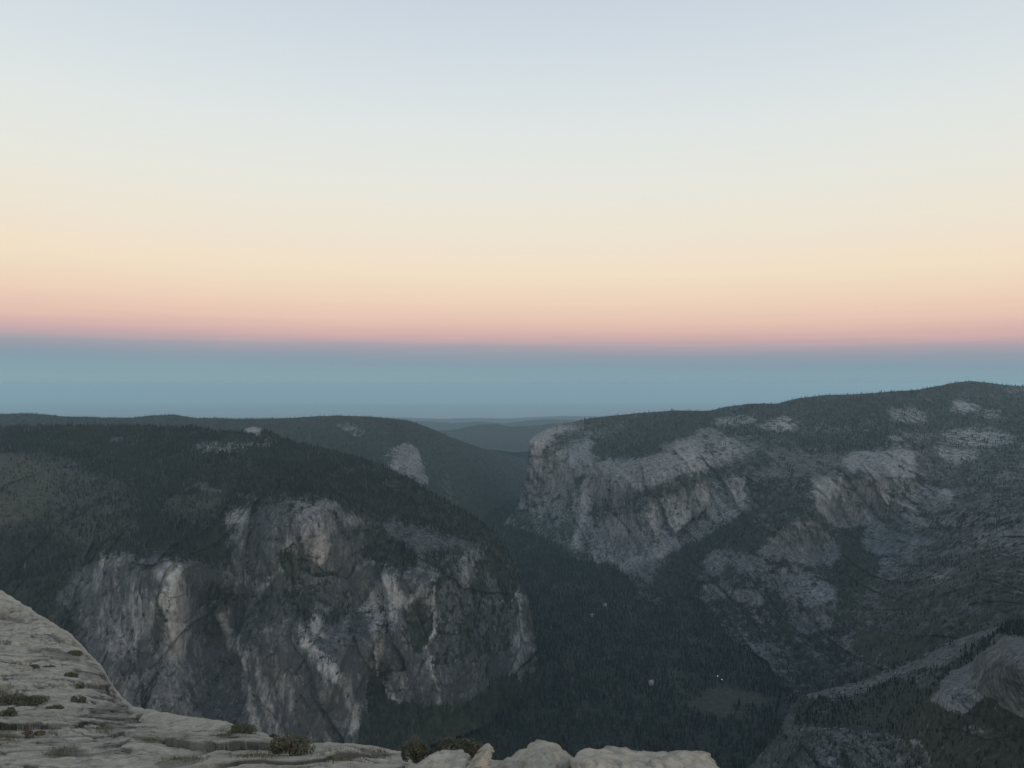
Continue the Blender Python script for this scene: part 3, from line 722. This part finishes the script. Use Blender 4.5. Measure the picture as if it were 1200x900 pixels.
def conifer(seed):
    """1 m tall unit tree: tapered trunk, whorls of drooping needle sprays with gaps"""
    r = np.random.default_rng(seed)
    root = empty('pine_tree', (0, 0, 0))
    V, Q_ = tube_mesh([(0, 0, -.04), (.004, 0, .3), (-.004, .003, .65), (0, 0, .97)], [.017, .013, .008, .002])
    mesh_from('trunk', V, Q_, M_bark, root)
    V, T = [], []
    tiers = 15
    for k_ in range(tiers):
        f_ = k_ / (tiers - 1); z = .13 + .83 * f_; R_ = (.185 * (1 - f_) ** .8 + .012) * r.uniform(.75, 1.2)
        nb = 8 if f_ < .6 else 6
        for j in range(nb):
            if r.random() < .14: continue
            a = 2 * math.pi * (j + r.uniform(-.3, .3)) / nb; L = R_ * r.uniform(.7, 1.15); w = L * .42; zz = z + r.uniform(-.012, .012)
            ca, sa = math.cos(a), math.sin(a); b0 = len(V)
            V += [(0, 0, zz + .035), (ca * L * .55 - sa * w, sa * L * .55 + ca * w, zz - .004), (ca * L, sa * L, zz - .022), (ca * L * .55 + sa * w, sa * L * .55 - ca * w, zz - .004), (ca * L * .45, sa * L * .45, zz + .028)]
            T += [(b0, b0 + 1, b0 + 4), (b0 + 4, b0 + 1, b0 + 2), (b0 + 4, b0 + 2, b0 + 3), (b0, b0 + 4, b0 + 3)]
    mesh_from('crown', np.array(V), None, M_needle, root, tris=np.array(T), smooth=False)
    return root


protos = [conifer(s) for s in (11, 12, 13, 14, 15)]
used = [False] * 5
NM = {0: ('dark conifer among many alike on the brink of the left cliffs', 'conifers on the brink of the left cliffs'), 1: ('conifer on the hazy ridge behind the left plateau', 'conifers on the ridge behind'),
      2: ('dark conifer among many alike on the slope above the near right shoulder', 'conifers on the right slope'),
      3: ('dark conifer among many alike on the near granite shoulder at lower right', 'conifers on the near right shoulder')}
for q in solo:
    x, y, z, h, rad, tint, pxh, nm = cand[q][:8]
    kx = int(rng.integers(0, 5)); p0 = protos[kx]
    if not used[kx]: root = p0; used[kx] = True
    else:
        root = p0.copy(); col.objects.link(root)
        for ch in p0.children:
            c_ = ch.copy(); col.objects.link(c_); c_.parent = root
    root.location = (x, y, z - .6); root.rotation_euler = (0, 0, rng.uniform(0, 6.28)); root.scale = (h * rad / h * 5.6, h * rad / h * 5.6, h)
    lb, gp = NM[int(nm)]; tag(root, lb, 'tree', gp)

# ------------------------------------------------------------------ foreground: the summit slab
rim = curve([(-900, 330), (-300, 520), (-120, 610), (0, 692), (15, 700), (35, 713), (60, 729), (85, 744), (100, 761), (118, 779), (130, 799), (143, 818), (156, 828), (180, 832), (210, 838), (240, 842), (265, 845),
             (285, 855), (310, 859), (330, 868), (350, 872), (380, 870), (410, 871), (440, 874), (465, 880), (500, 884), (560, 888), (600, 892), (680, 894), (845, 906), (900, 925), (1000, 990), (1150, 1090), (1500, 1350), (2100, 1800)])
ctG = [(-900, 330, 60), (-300, 520, 55), (0, 692, 46), (60, 729, 40), (118, 779, 33), (143, 818, 26), (0, 740, 38), (0, 780, 30), (60, 790, 29), (0, 820, 24), (90, 822, 23.5), (0, 850, 18), (100, 850, 18), (180, 835, 21), (240, 843, 19), (150, 870, 14.5), (0, 900, 12),
       (150, 900, 11.5), (285, 857, 16), (350, 873, 14), (300, 890, 11.8), (300, 905, 10.3), (440, 876, 13.5), (400, 900, 10.4), (560, 890, 12), (600, 905, 10.2), (680, 895, 11.4), (845, 906, 10.4), (900, 925, 9.6), (1000, 990, 8), (1500, 1350, 5),
       (0, 1100, 5.2), (600, 1100, 4.6), (-300, 1100, 5.4), (-900, 1100, 6), (-900, 700, 22), (-400, 800, 18), (1150, 1100, 5.5), (600, 1500, 2.2), (-900, 1600, 2.4), (1500, 1800, 2.0), (600, 2600, .75), (-900, 2600, .8), (2100, 2600, .8)]
xsG = np.r_[np.linspace(-900, -15, 120), np.arange(-14, 900, .9), np.linspace(903, 2100, 150)]
fG = tps(ctG)
tv = np.r_[np.linspace(0, 1, 260)[:-1], 1 + np.geomspace(1, 100, 60) / 100 * 0]  # rows inside the frame
ry = rim(xsG) + (2.2 + 2.8 * (1 - sstep(120, 200, xsG))) * fbm(xsG / 14, 0 * xsG, 0 * xsG, 5, .65)
inner = np.maximum(915, ry + 12)
kq = np.exp(-.5 * (np.arange(-60, 61) * .9 / 16) ** 2); kq /= kq.sum()
xf = np.arange(-1000, 2200, .9); bf = np.convolve(rim(xf), kq, mode='same'); base_ = np.interp(xsG, xf[80:-80], bf[80:-80])
inner = np.maximum(inner, base_ + 12)
rowsG = [base_ + (inner - base_) * t + (ry - base_) * np.exp(-t * 8) * (1 - t) for t in np.linspace(0, 1, 560)]
end = 2600.0
for t in np.linspace(0, 1, 70)[1:]: rowsG.append(inner + (end - inner) * t ** 2)
PYg = np.array(rowsG); PXg = np.repeat(xsG[None], len(PYg), 0)
PG = at(PXg, PYg, fG(PXg, PYg))
X, Y_, Z = PG[..., 0], PG[..., 1], PG[..., 2]
edge = sstep(0, 10, PYg - ry[None])                    # keep the drawn edge where it is


def slab_detail(X, Y_):
    # sheet joints: thin shells that end in small steps running roughly along the contour
    s = fbm((X * .8 + Y_ * .25) / 6.5, (Y_ - X * .2) / 3.0, 0 * X + 1.5, 4, .5) * 2.6
    fr = s - np.floor(s); st = np.floor(s) + sstep(.72, .98, fr)
    where = sstep(-.15, .2, fbm(X / 5 + 9, Y_ / 4, 0 * X + 5, 3))
    h = .085 * st * (.35 + .65 * where) + .11 * fbm(X / 2.6, Y_ / 1.3, 0 * X, 6, .62) + .45 * fbm(X / 14, Y_ / 9, 0 * X + 8, 3) - .05 * np.abs(fbm(X / 1.1, Y_ / .6, 0 * X + 3, 5, .6))
    ch, ct_, ctn, ce = cells((X + .5 * Y_ + .8 * fbm(X / 2, Y_ / 2, 0 * X, 4)) / 3.4 + 5, (Y_ - .25 * X + .5 * fbm(X / 2 + 7, Y_ / 2, 0 * X, 4)) / 1.7)
    h = h + .16 * ch + .13 * ct_
    ch2, ct2, _, ce2 = cells((X + .5 * Y_ + .4 * fbm(X, Y_, 0 * X, 4)) / 1.3 + 5, (Y_ - .25 * X + .3 * fbm(X + 7, Y_, 0 * X, 4)) / .6)
    h = h + .035 * ch2 + .05 * ct2
    crack = sstep(.74, .82, fr) * (1 - sstep(.88, .96, fr)) * where
    cr = (1 - sstep(.015, .05, ce)) * sstep(-.25, .1, fbm(X / 2 + 3, Y_, 0 * X, 3)) * .9
    for k_, (ax, ay, wd) in enumerate(((4.6, 1.7, .034), (2.6, 1.2, .036), (1.3, .8, .034))):
        s2 = np.abs(fbm((X + Y_ * .3) / ax + 30 + 9 * k_, Y_ / ay, 0 * X + k_, 5, .6))
        cr = np.maximum(cr, (1 - sstep(wd * .3, wd * 1.3, s2)) * sstep(-.05, .2, fbm(X / 3 + 4 + 7 * k_, Y_ / 1.5, 0 * X, 3)) * (1, .9, .6)[k_])
    grit = sstep(.20, .42, fbm(X / 1.8 + 60, Y_ / .7, 0 * X + 2, 6, .7)) * .6
    return h - .06 * cr, np.clip(np.maximum(crack * .3, cr * .9) + grit, 0, 1)


hG, crackG = slab_detail(X, Y_)
amp = np.clip(Y_ / 12, .35, 1.25)
mG = new_mask(0)
for pts, v in (([(-20, 812), (8, 810), (30, 815), (45, 822), (52, 829), (20, 824), (-20, 818)], .8), ([(98, 827), (125, 827), (155, 831), (130, 832), (108, 831)], .9), ([(150, 865), (205, 868), (196, 871), (160, 869)], .8),
               ([(50, 742), (80, 755), (74, 757), (54, 748)], .8), ([(0, 720), (30, 728), (26, 734), (0, 728)], .6), ([(30, 760), (60, 762), (95, 775), (92, 780), (60, 772), (36, 768)], .55), ([(225, 880), (250, 874), (248, 880)], .8),
               ([(55, 880), (85, 876), (115, 884), (90, 890), (62, 889)], .6), ([(180, 898), (215, 886), (236, 890), (230, 905), (190, 910)], .5)): paint(mG, pts, v, 1.2)
crackG = np.clip(np.maximum(crackG, sample(mG, PXg + 3 * fbm(X, Y_, Z, 3), PYg + 2 * fbm(X + 9, Y_, Z, 3))) * edge + .0, 0, 1)
PG[..., 2] += (hG - hG.mean()) * amp * edge * .8 * sstep(0, 6, Y_) + 0
nG = len(xsG)
sk = []
for dy, dz in ((.25, .5), (.9, 3), (2.0, 12), (14, 110), (120, 700), (260, 1530)):
    q = PG[0].copy(); q[:, 1] += dy; q[:, 0] *= (PG[0][:, 1] + dy) / PG[0][:, 1]; q[:, 2] -= dz; sk.append(q)
VG = np.concatenate([np.concatenate(sk[::-1]), PG.reshape(-1, 3)])
R = len(PYg) + len(sk); i = np.arange(R * nG).reshape(R, nG)
Q = np.stack([i[:-1, :-1], i[1:, :-1], i[1:, 1:], i[:-1, 1:]], -1).reshape(-1, 4)
slab = mesh_from('granite_summit', VG, Q, M_granite, attrs={'crack': np.concatenate([np.zeros((len(sk), nG)), crackG]).ravel()})
tag(slab, 'pale granite summit slab sloping down to the drop', kind='structure')


def ground_at(px, py):
    """point on the slab seen at a photo position"""
    i = np.argmin(np.abs(xsG - px)); j = np.argmin(np.abs(PYg[:, i] - py)); return PG[j, i]


# boulders along the brink: each an eroded block with its own outline
def boulder(name, label, px, py_top, w_px, h_px, Y, depth, tilt=0, seed=0, box=.5, n=6, yaw=0, group=None, prof=None, col_=None):
    import bmesh
    bm = bmesh.new(); bmesh.ops.create_icosphere(bm, subdivisions=n, radius=1)
    me = bpy.data.meshes.new(name); bm.to_mesh(me); bm.free()
    n_ = len(me.vertices); co = np.empty(n_ * 3); me.vertices.foreach_get('co', co); co = co.reshape(-1, 3)
    # squarer than a ball
    e = 2 + 5 * box
    L = (np.abs(co) ** e).sum(1) ** (1 / e); co = co / L[:, None]
    if prof is not None: co[:, 2] = np.where(co[:, 2] > -.2, co[:, 2] * np.interp(co[:, 0], *zip(*prof)), co[:, 2])
    W = w_px / F * Y / 2; H = h_px / F * Y / 2
    co = co * np.array([W, depth / 2, H])
    s = seed * 7.7
    d = .05 * H * fbm(co[:, 0] / .35 + s, co[:, 1] / .35, co[:, 2] / .22, 5, .62, True) + .24 * min(W, H * 1.6) * fbm(co[:, 0] / (W * .9) + s, co[:, 1] / (depth * .5), co[:, 2] / (H * 1.2), 3) + .05 * H * fbm(co[:, 0] / .12 + s, co[:, 1] / .12, co[:, 2] / .10, 4, .6)
    nr = co / (np.linalg.norm(co, axis=1)[:, None] + 1e-9); co = co + nr * d[:, None]
    c_, s_ = math.cos(tilt), math.sin(tilt)
    x = co[:, 0] * c_ + co[:, 2] * s_; z = -co[:, 0] * s_ + co[:, 2] * c_; co = np.c_[x, co[:, 1], z]
    for cs_, am_ in ((.34, .085), (.14, .030)):
        ch, ct_, _, ce = cells(co[:, 0] / cs_ + s + .4 * co[:, 1] / cs_, co[:, 2] / cs_ * 1.3 + co[:, 1] / cs_ * .8); co = co + nr * (am_ * (ch + 1.2 * ct_))[:, None]
    # sheet joint across the block
    g = (np.abs(co[:, 2] + .18 * H * np.sin(co[:, 0] * 3 / W) - .05 * H))
    ck = (1 - sstep(.0, .03, g)) * (sstep(-.05, .15, fbm(co[:, 0] / .5 + s, co[:, 1] / .5, co[:, 2], 3)))
    me.vertices.foreach_set('co', co.astype(np.float32).ravel())
    a_ = me.attributes.new('crack', 'FLOAT', 'POINT'); a_.data.foreach_set('value', (ck * .6).astype(np.float32))
    for p in me.polygons: p.use_smooth = True
    me.materials.append(M_boulder); me.update()
    o = bpy.data.objects.new(name, me); col.objects.link(o)
    top = co[:, 2].max()
    p = at(px, py_top, Y); zoff = p[2] - top
    for _ in range(12):          # the skyline of the block sits where the photo has it
        q = 450 + F * (ZC - (co[:, 2] + zoff)) / (co[:, 1] + Y); zoff -= (py_top - q.min()) / F * Y
    o.location = (p[0], p[1], zoff)
    tag(o, label, 'boulder', group); return o


BG = 'boulders along the brink'
boulder('boulder', 'rounded humped pale boulder in the middle of the row at the brink', 630, 866.5, 124, 66, 10.6, 1.2, 0, 1, .25, group=BG, prof=[(-1, .35), (-.6, .62), (-.1, 1), (.3, 1), (.8, .7), (1, .5)])
boulder('boulder', 'long flat-topped pale boulder at the right end of the row', 760, 873.5, 174, 60, 10.2, 1.5, .02, 2, .75, group=BG)
boulder('boulder', 'thin pale slab standing on edge and leaning right between two boulders', 558, 871, 56, 15, 10.2, .5, -.80, 3, .7, group=BG)
boulder('boulder', 'low wedge of pale slab lying left of the leaning slab', 512, 878, 76, 24, 10.4, .8, -.20, 4, .45, group=BG)
boulder('boulder', 'low weathered block at the foot of the long flat boulder', 718, 886, 66, 40, 9.3, .6, .04, 6, .4, group=BG)

# ------------------------------------------------------------------ shrubs on the slab
def leaf_cloud(n, size, rx, ry, rz, r, lumps):
    """small leaf-shaped quads through uneven clumps, denser to the outside of each clump"""
    cs = [(r.uniform(-.75, .75) * rx, r.uniform(-.7, .7) * ry, rz * r.uniform(.25, .75), r.uniform(.28, .5)) for _ in range(lumps)]
    V = np.empty((n * 4, 3)); k_ = 0
    which = r.integers(0, lumps, n)
    for j in range(n):
        cx, cy, cz, cr = cs[which[j]]
        d = r.normal(size=3); d /= np.linalg.norm(d); rad = cr * (.55 + .45 * r.random() ** .5) * (1 + .35 * r.normal() * (r.random() < .15))
        p = np.array([cx + d[0] * rad * rx, cy + d[1] * rad * ry, max(cz + d[2] * rad * rz * 1.1, .01)])
        a = r.normal(size=3); a[2] += .6; a /= np.linalg.norm(a); b_ = np.cross(a, d); b_ /= np.linalg.norm(b_) + 1e-6
        L = size * r.uniform(.6, 1.3); w = L * .38
        V[k_:k_ + 4] = [p - a * L / 2, p + b_ * w, p + a * L / 2, p - b_ * w]; k_ += 4
    return V, np.arange(n * 4).reshape(-1, 4)


def shrub(name, label, px, py, w_px, h_px, seed, n=2600, mat=None, dy=0, group='shrubs growing in the cracks of the slab', lumps=9, size=.030, Y=None, deep=.6):
    g = ground_at(px, py) if Y is None else at(px, py, Y); Y = g[1]; r = np.random.default_rng(seed)
    W = w_px / F * Y / 2; H = h_px / F * Y
    root = empty(name, (g[0], g[1] + dy, g[2] - .03)); tag(root, label, 'shrub', group)
    V, Q_ = leaf_cloud(n, size, W, W * deep, H, r, lumps)
    mesh_from('foliage', V, Q_, mat or M_leaf, root, smooth=False)
    Vs_, Qs_ = [], []; o_ = 0
    for j in range(22):
        a = r.uniform(0, 6.28); e = np.array([math.cos(a) * W * r.uniform(.3, .95), math.sin(a) * W * deep * r.uniform(.3, .95), H * r.uniform(.5, 1.12)])
        mid = e * .5 + np.array([0, 0, H * .12]) + r.normal(size=3) * W * .05
        V_, Q2 = tube_mesh([(0, 0, -.05), mid, e], [.012, .008, .003], 4); Vs_.append(V_); Qs_.append(Q2 + o_); o_ += len(V_)
    mesh_from('stem', np.concatenate(Vs_), np.concatenate(Qs_), M_dry, root)
    return root


shrub('shrub', 'round dark shrub standing alone on the rim above the lower shrub', 282, 861, 36, 20, 1, 2600)
shrub('shrub', 'tiny shrub on the rim just right of the round dark shrub', 321, 866, 15, 8, 2, 700, lumps=4)
shrub('shrub', 'low spreading dark shrub in the hollow below the rim', 342, 891, 54, 22, 3, 3200)
shrub('shrub', 'broad low shrub behind the boulders, widest of all', 528, 893, 74, 26, 4, 3800, lumps=12, Y=12.3)
shrub('shrub', 'upright twiggy shrub at the left end of the broad low shrub', 488, 893, 38, 25, 5, 1900, lumps=7, Y=11.9)
shrub('shrub', 'long dark mat of shrub at the left edge of the slab', 18, 822, 74, 9, 6, 3600, lumps=16, deep=.4, size=.05)
shrub('shrub', 'small dark mat at the right end of the long shrub mat', 62, 829, 20, 4, 7, 900, lumps=6, deep=.4, size=.05)
shrub('shrub', 'dark tuft halfway up the slope above the small oval tuft', 84, 796, 17, 8, 8, 1300, lumps=6, size=.06)
shrub('shrub', 'trailing dark tuft just below and right of the tuft on the slope', 92, 806, 11, 7, 18, 800, lumps=4, size=.06)
shrub('shrub', 'small oval dark tuft below the trailing tuft', 92, 821, 18, 7, 9, 1100, lumps=5, size=.05)
shrub('shrub', 'faint flat tuft above the long shrub mat', 38, 783, 20, 5, 10, 900, lumps=6, size=.06)
shrub('shrub', 'faint flat tuft right of its twin above the long mat', 57, 780, 14, 5, 11, 700, lumps=5, size=.06)
shrub('shrub', 'dark tuft cut by the left picture edge below the long mat', 6, 850, 24, 8, 12, 1500, lumps=6, size=.04)
shrub('shrub', 'low brown tuft on the flat rock near the bottom left', 36, 868, 26, 5, 13, 1300, mat=M_dry, lumps=7, size=.035)
shrub('shrub', 'low tuft high on the slope near the rim', 88, 772, 24, 5, 14, 1000, lumps=7, size=.06)
shrub('shrub', 'sparse dry tuft beside the boulders at the shrub row', 568, 886, 30, 14, 16, 600, mat=M_dry, lumps=5, Y=12.0)
# dry grass in the cracks (nobody could count it)
Vg, Qg = [], []; o_ = 0
for j in range(5200):
    cl = random.choice([(215, 893, 26, 6), (300, 893, 26, 5), (70, 884, 22, 5), (330, 876, 30, 4), (440, 882, 26, 4), (8, 872, 14, 8), (180, 870, 20, 3), (400, 893, 30, 5), (120, 860, 16, 3), (265, 870, 16, 3)])
    px = random.gauss(cl[0], cl[2] * .5); py = random.gauss(cl[1], cl[3] * .5)
    if px < -10 or py < rim(px) + 4: continue
    g = ground_at(px, py); hgt = random.uniform(.03, .09); a = random.uniform(0, 6.28); lean = random.uniform(0, .06)
    g = g + np.array([random.uniform(-.03, .03), random.uniform(-.03, .03), -.005])
    wv = np.array([math.cos(a), math.sin(a), 0]) * .004; tip = g + np.array([math.cos(a + 1.2) * lean, math.sin(a + 1.2) * lean, hgt])
    Vg += [g - wv, g + wv, tip]; Qg.append((o_, o_ + 1, o_ + 2)); o_ += 3
gr = mesh_from('dry_grass', np.array(Vg), None, M_grass, tris=np.array(Qg), smooth=False)
tag(gr, 'thin dry grass in the cracks of the slab', 'grass', kind='stuff')

# ------------------------------------------------------------------ small things on the valley floor
m, nt, b = nodes('pale_wall'); b.inputs['Base Color'].default_value = (.24, .23, .20, 1); M_wall = m
m, nt, b = nodes('pale_roof'); v = mapping(nt); nt.links.new(mixc(nt, noise(nt, v, .6), (.20, .20, .20), (.30, .30, .29)), b.inputs['Base Color']); M_roof = m
m, nt, b = nodes('window_glass'); b.inputs['Base Color'].default_value = (.03, .035, .04, 1); b.inputs['Roughness'].default_value = .2; M_glass = m
m, nt, b = nodes('lamp_glow'); b.inputs['Emission Color'].default_value = (.75, 1, .82, 1); b.inputs['Emission Strength'].default_value = 3.5; M_lamp = m
m, nt, b = nodes('metal'); b.inputs['Base Color'].default_value = (.12, .12, .12, 1); M_metal = m


def box(c, s):
    c = np.array(c, float); s = np.array(s, float) / 2
    V = np.array([c + s * np.array(k_) for k_ in ((-1, -1, -1), (1, -1, -1), (1, 1, -1), (-1, 1, -1), (-1, -1, 1), (1, -1, 1), (1, 1, 1), (-1, 1, 1))])
    return V, np.array([(0, 3, 2, 1), (4, 5, 6, 7), (0, 1, 5, 4), (1, 2, 6, 5), (2, 3, 7, 6), (3, 0, 4, 7)])


def floor_point(px, py):
    Yd = F * (ZC - FLOOR) / (py - 450); return np.array([(px - 600) / F * Yd, Yd, FLOOR])


def house(label, px, py, L, Wd, H, rh, rz, lift=0):
    g = floor_point(px, py); root = empty('lodge', tuple(g + [0, 0, lift]), rz); tag(root, label, 'building', 'lodges on the valley floor')
    V, Q_ = box((0, 0, H / 2 - 3), (L, Wd, H + 6)); mesh_from('wall', V, Q_, M_wall, root, smooth=False)
    e = 1.2; l, w = L / 2 + e, Wd / 2 + e
    V = np.array([(-l, -w, H + .05), (l, -w, H + .05), (l, w, H + .05), (-l, w, H + .05), (-l * .8, 0, H + rh), (l * .8, 0, H + rh)])
    mesh_from('roof', V, [(0, 1, 5, 4), (2, 3, 4, 5), (3, 2, 1, 0)], M_roof, root, tris=[(1, 2, 5), (3, 0, 4)], smooth=False)
    for s in (-1, 1):
        for k_ in range(int(L // 7)):
            V, Q_ = box((-L / 2 + 4 + k_ * 7, s * (Wd / 2 + .1), H * .55), (2.2, .25, 1.8)); mesh_from('window', V, Q_, M_glass, root, smooth=False)


house('pale roofed lodge, largest and lowest of the pale buildings in the dark valley', 763, 804, 20, 15, 10, 9, .5, 12)
house('small pale lodge at the far end of the dark valley floor', 709, 711, 22, 15, 7, 6, .9, 10)
house('small pale lodge left of and below the far one in the valley', 694, 723, 20, 14, 6, 5, .3, 10)


def street_lamp(label, px, py, h=9):
    g = floor_point(px, py); root = empty('street_lamp', tuple(g)); tag(root, label, 'lamp')
    V, Q_ = tube_mesh([(0, 0, -3), (0, 0, h), (0, -.8, h + 20)], [.3, .25, .2], 6); mesh_from('pole', V, Q_, M_metal, root)
    V, Q_ = box((0, -.9, h + 20.6), (2.6, 2.6, 1.4)); mesh_from('lamp_head', V, Q_, M_lamp, root, smooth=False)


street_lamp('lit lamp shining in the dark valley, left and brighter of two', 841, 799)
street_lamp('lit lamp shining in the dark valley, right and lower of two', 846, 803)

# ------------------------------------------------------------------ haze
V, Q_ = box((0, 75000, (ZC + 75 - 2700) / 2), (320000, 156000, ZC + 75 + 2700))
hz = mesh_from('haze', V, Q_, None, smooth=False)
m = bpy.data.materials.new('haze_air'); m.use_nodes = True; nt = m.node_tree; nt.nodes.clear()
out = N(nt, 'ShaderNodeOutputMaterial'); pv = N(nt, 'ShaderNodeVolumePrincipled')
pv.inputs['Color'].default_value = (.555, .80, .89, 1); pv.inputs['Density'].default_value = 1.75e-5; pv.inputs['Anisotropy'].default_value = 0.35
nt.links.new(pv.outputs[0], out.inputs['Volume']); hz.data.materials.append(m)
tag(hz, 'blue dawn haze filling the valley air', 'haze', kind='stuff')

# ------------------------------------------------------------------ sky: dawn light behind, the earth's shadow and the pink belt ahead
w = bpy.data.worlds.new('World'); scn.world = w; w.use_nodes = True; nt = w.node_tree; nt.nodes.clear()
out = N(nt, 'ShaderNodeOutputWorld'); bg = N(nt, 'ShaderNodeBackground'); bg2 = N(nt, 'ShaderNodeBackground')
tc = N(nt, 'ShaderNodeTexCoord'); sep = N(nt, 'ShaderNodeSeparateXYZ'); nt.links.new(tc.outputs['Generated'], sep.inputs[0])
el = math_(nt, 'ARCSINE', sep.outputs['Z'])
# thin streaks of cloud near the shadow's edge
mp = N(nt, 'ShaderNodeMapping'); mp.inputs['Scale'].default_value = (2, 2, 70); nt.links.new(tc.outputs['Generated'], mp.inputs['Vector'])
cl = noise(nt, mp.outputs[0], 2.2, 5, .6)
el = math_(nt, 'ADD', el, math_(nt, 'MULTIPLY', math_(nt, 'SUBTRACT', cl, .5), .012))
el = math_(nt, 'ADD', el, math_(nt, 'MULTIPLY', sep.outputs['X'], .011))          # the shadow's edge sinks to the right
rampin = math_(nt, 'DIVIDE', el, math.pi / 2)
rp = N(nt, 'ShaderNodeValToRGB'); nt.links.new(rampin, rp.inputs[0]); cr = rp.color_ramp


def lin(r, g, b_):
    f_ = lambda c: (c / 255 / 12.92 if c / 255 < .04045 else ((c / 255 + .055) / 1.055) ** 2.4)
    return (f_(r), f_(g), f_(b_), 1)


STOPS = [(450, (131, 156, 167)), (438, (126, 155, 168)), (425, (128, 150, 165)), (414, (146, 151, 165)), (406, (170, 158, 167)), (397, (203, 168, 168)), (380, (226, 190, 174)), (356, (236, 207, 184)), (320, (241, 222, 196)),
         (270, (236, 227, 210)), (225, (231, 230, 219)), (160, (224, 229, 226)), (90, (213, 222, 226)), (0, (200, 211, 222)), (-400, (155, 176, 205)), (-2500, (128, 152, 190))]
els = [math.atan((450 - y) / F) / (math.pi / 2) for y, _ in STOPS]
while len(cr.elements) < len(STOPS): cr.elements.new(.5)
for e_, p_, (y, c_) in zip(cr.elements, els, STOPS): e_.position = max(0, min(1, p_)); e_.color = lin(*c_)
nt.links.new(rp.outputs[0], bg.inputs['Color'])
# the side where the sun is about to rise is brighter
eb = maprange(nt, math_(nt, 'MULTIPLY', sep.outputs['Y'], -1), -.1, .9, 1.0, 2.1)
nt.links.new(eb, bg.inputs['Strength'])
sky = N(nt, 'ShaderNodeTexSky'); sky.sky_type = 'NISHITA'; sky.sun_disc = False
SUN_EL, SUN_AZ = math.radians(6), math.radians(150)      # the dawn is behind and to the right
sky.sun_elevation = SUN_EL; sky.sun_rotation = SUN_AZ; sky.altitude = 2600
nt.links.new(sky.outputs[0], bg2.inputs['Color']); bg2.inputs['Strength'].default_value = .004
ad = N(nt, 'ShaderNodeAddShader'); nt.links.new(bg.outputs[0], ad.inputs[0]); nt.links.new(bg2.outputs[0], ad.inputs[1]); nt.links.new(ad.outputs[0], out.inputs['Surface'])

sun = bpy.data.lights.new('dawn_glow', 'SUN'); sun.energy = 1.1; sun.angle = math.radians(26); sun.color = (1, .86, .72)
so = bpy.data.objects.new('dawn_glow', sun); col.objects.link(so)
el_s = math.radians(14)
d = np.array([math.sin(SUN_AZ) * math.cos(el_s), math.cos(SUN_AZ) * math.cos(el_s), math.sin(el_s)])   # towards the glow
from mathutils import Vector
so.rotation_euler = Vector(d).to_track_quat('Z', 'Y').to_euler(); so.location = (0, -20, ZC + 30)

# ------------------------------------------------------------------ camera and render settings
cam = bpy.data.cameras.new('camera'); co_ = bpy.data.objects.new('camera', cam); col.objects.link(co_)
co_.location = (0, 0, ZC); co_.rotation_euler = (math.radians(90), 0, 0)
cam.sensor_width = 36; cam.lens = 36 * F / 1200; cam.clip_start = .05; cam.clip_end = 400000
scn.camera = co_
vs = scn.view_settings; scn.display_settings.display_device = 'sRGB'; vs.view_transform = 'Standard'; vs.look = 'None'; vs.exposure = 0; vs.gamma = 1; vs.use_curve_mapping = False
cy = scn.cycles; cy.max_bounces = 4; cy.diffuse_bounces = 2; cy.volume_bounces = 1; cy.use_denoising = True
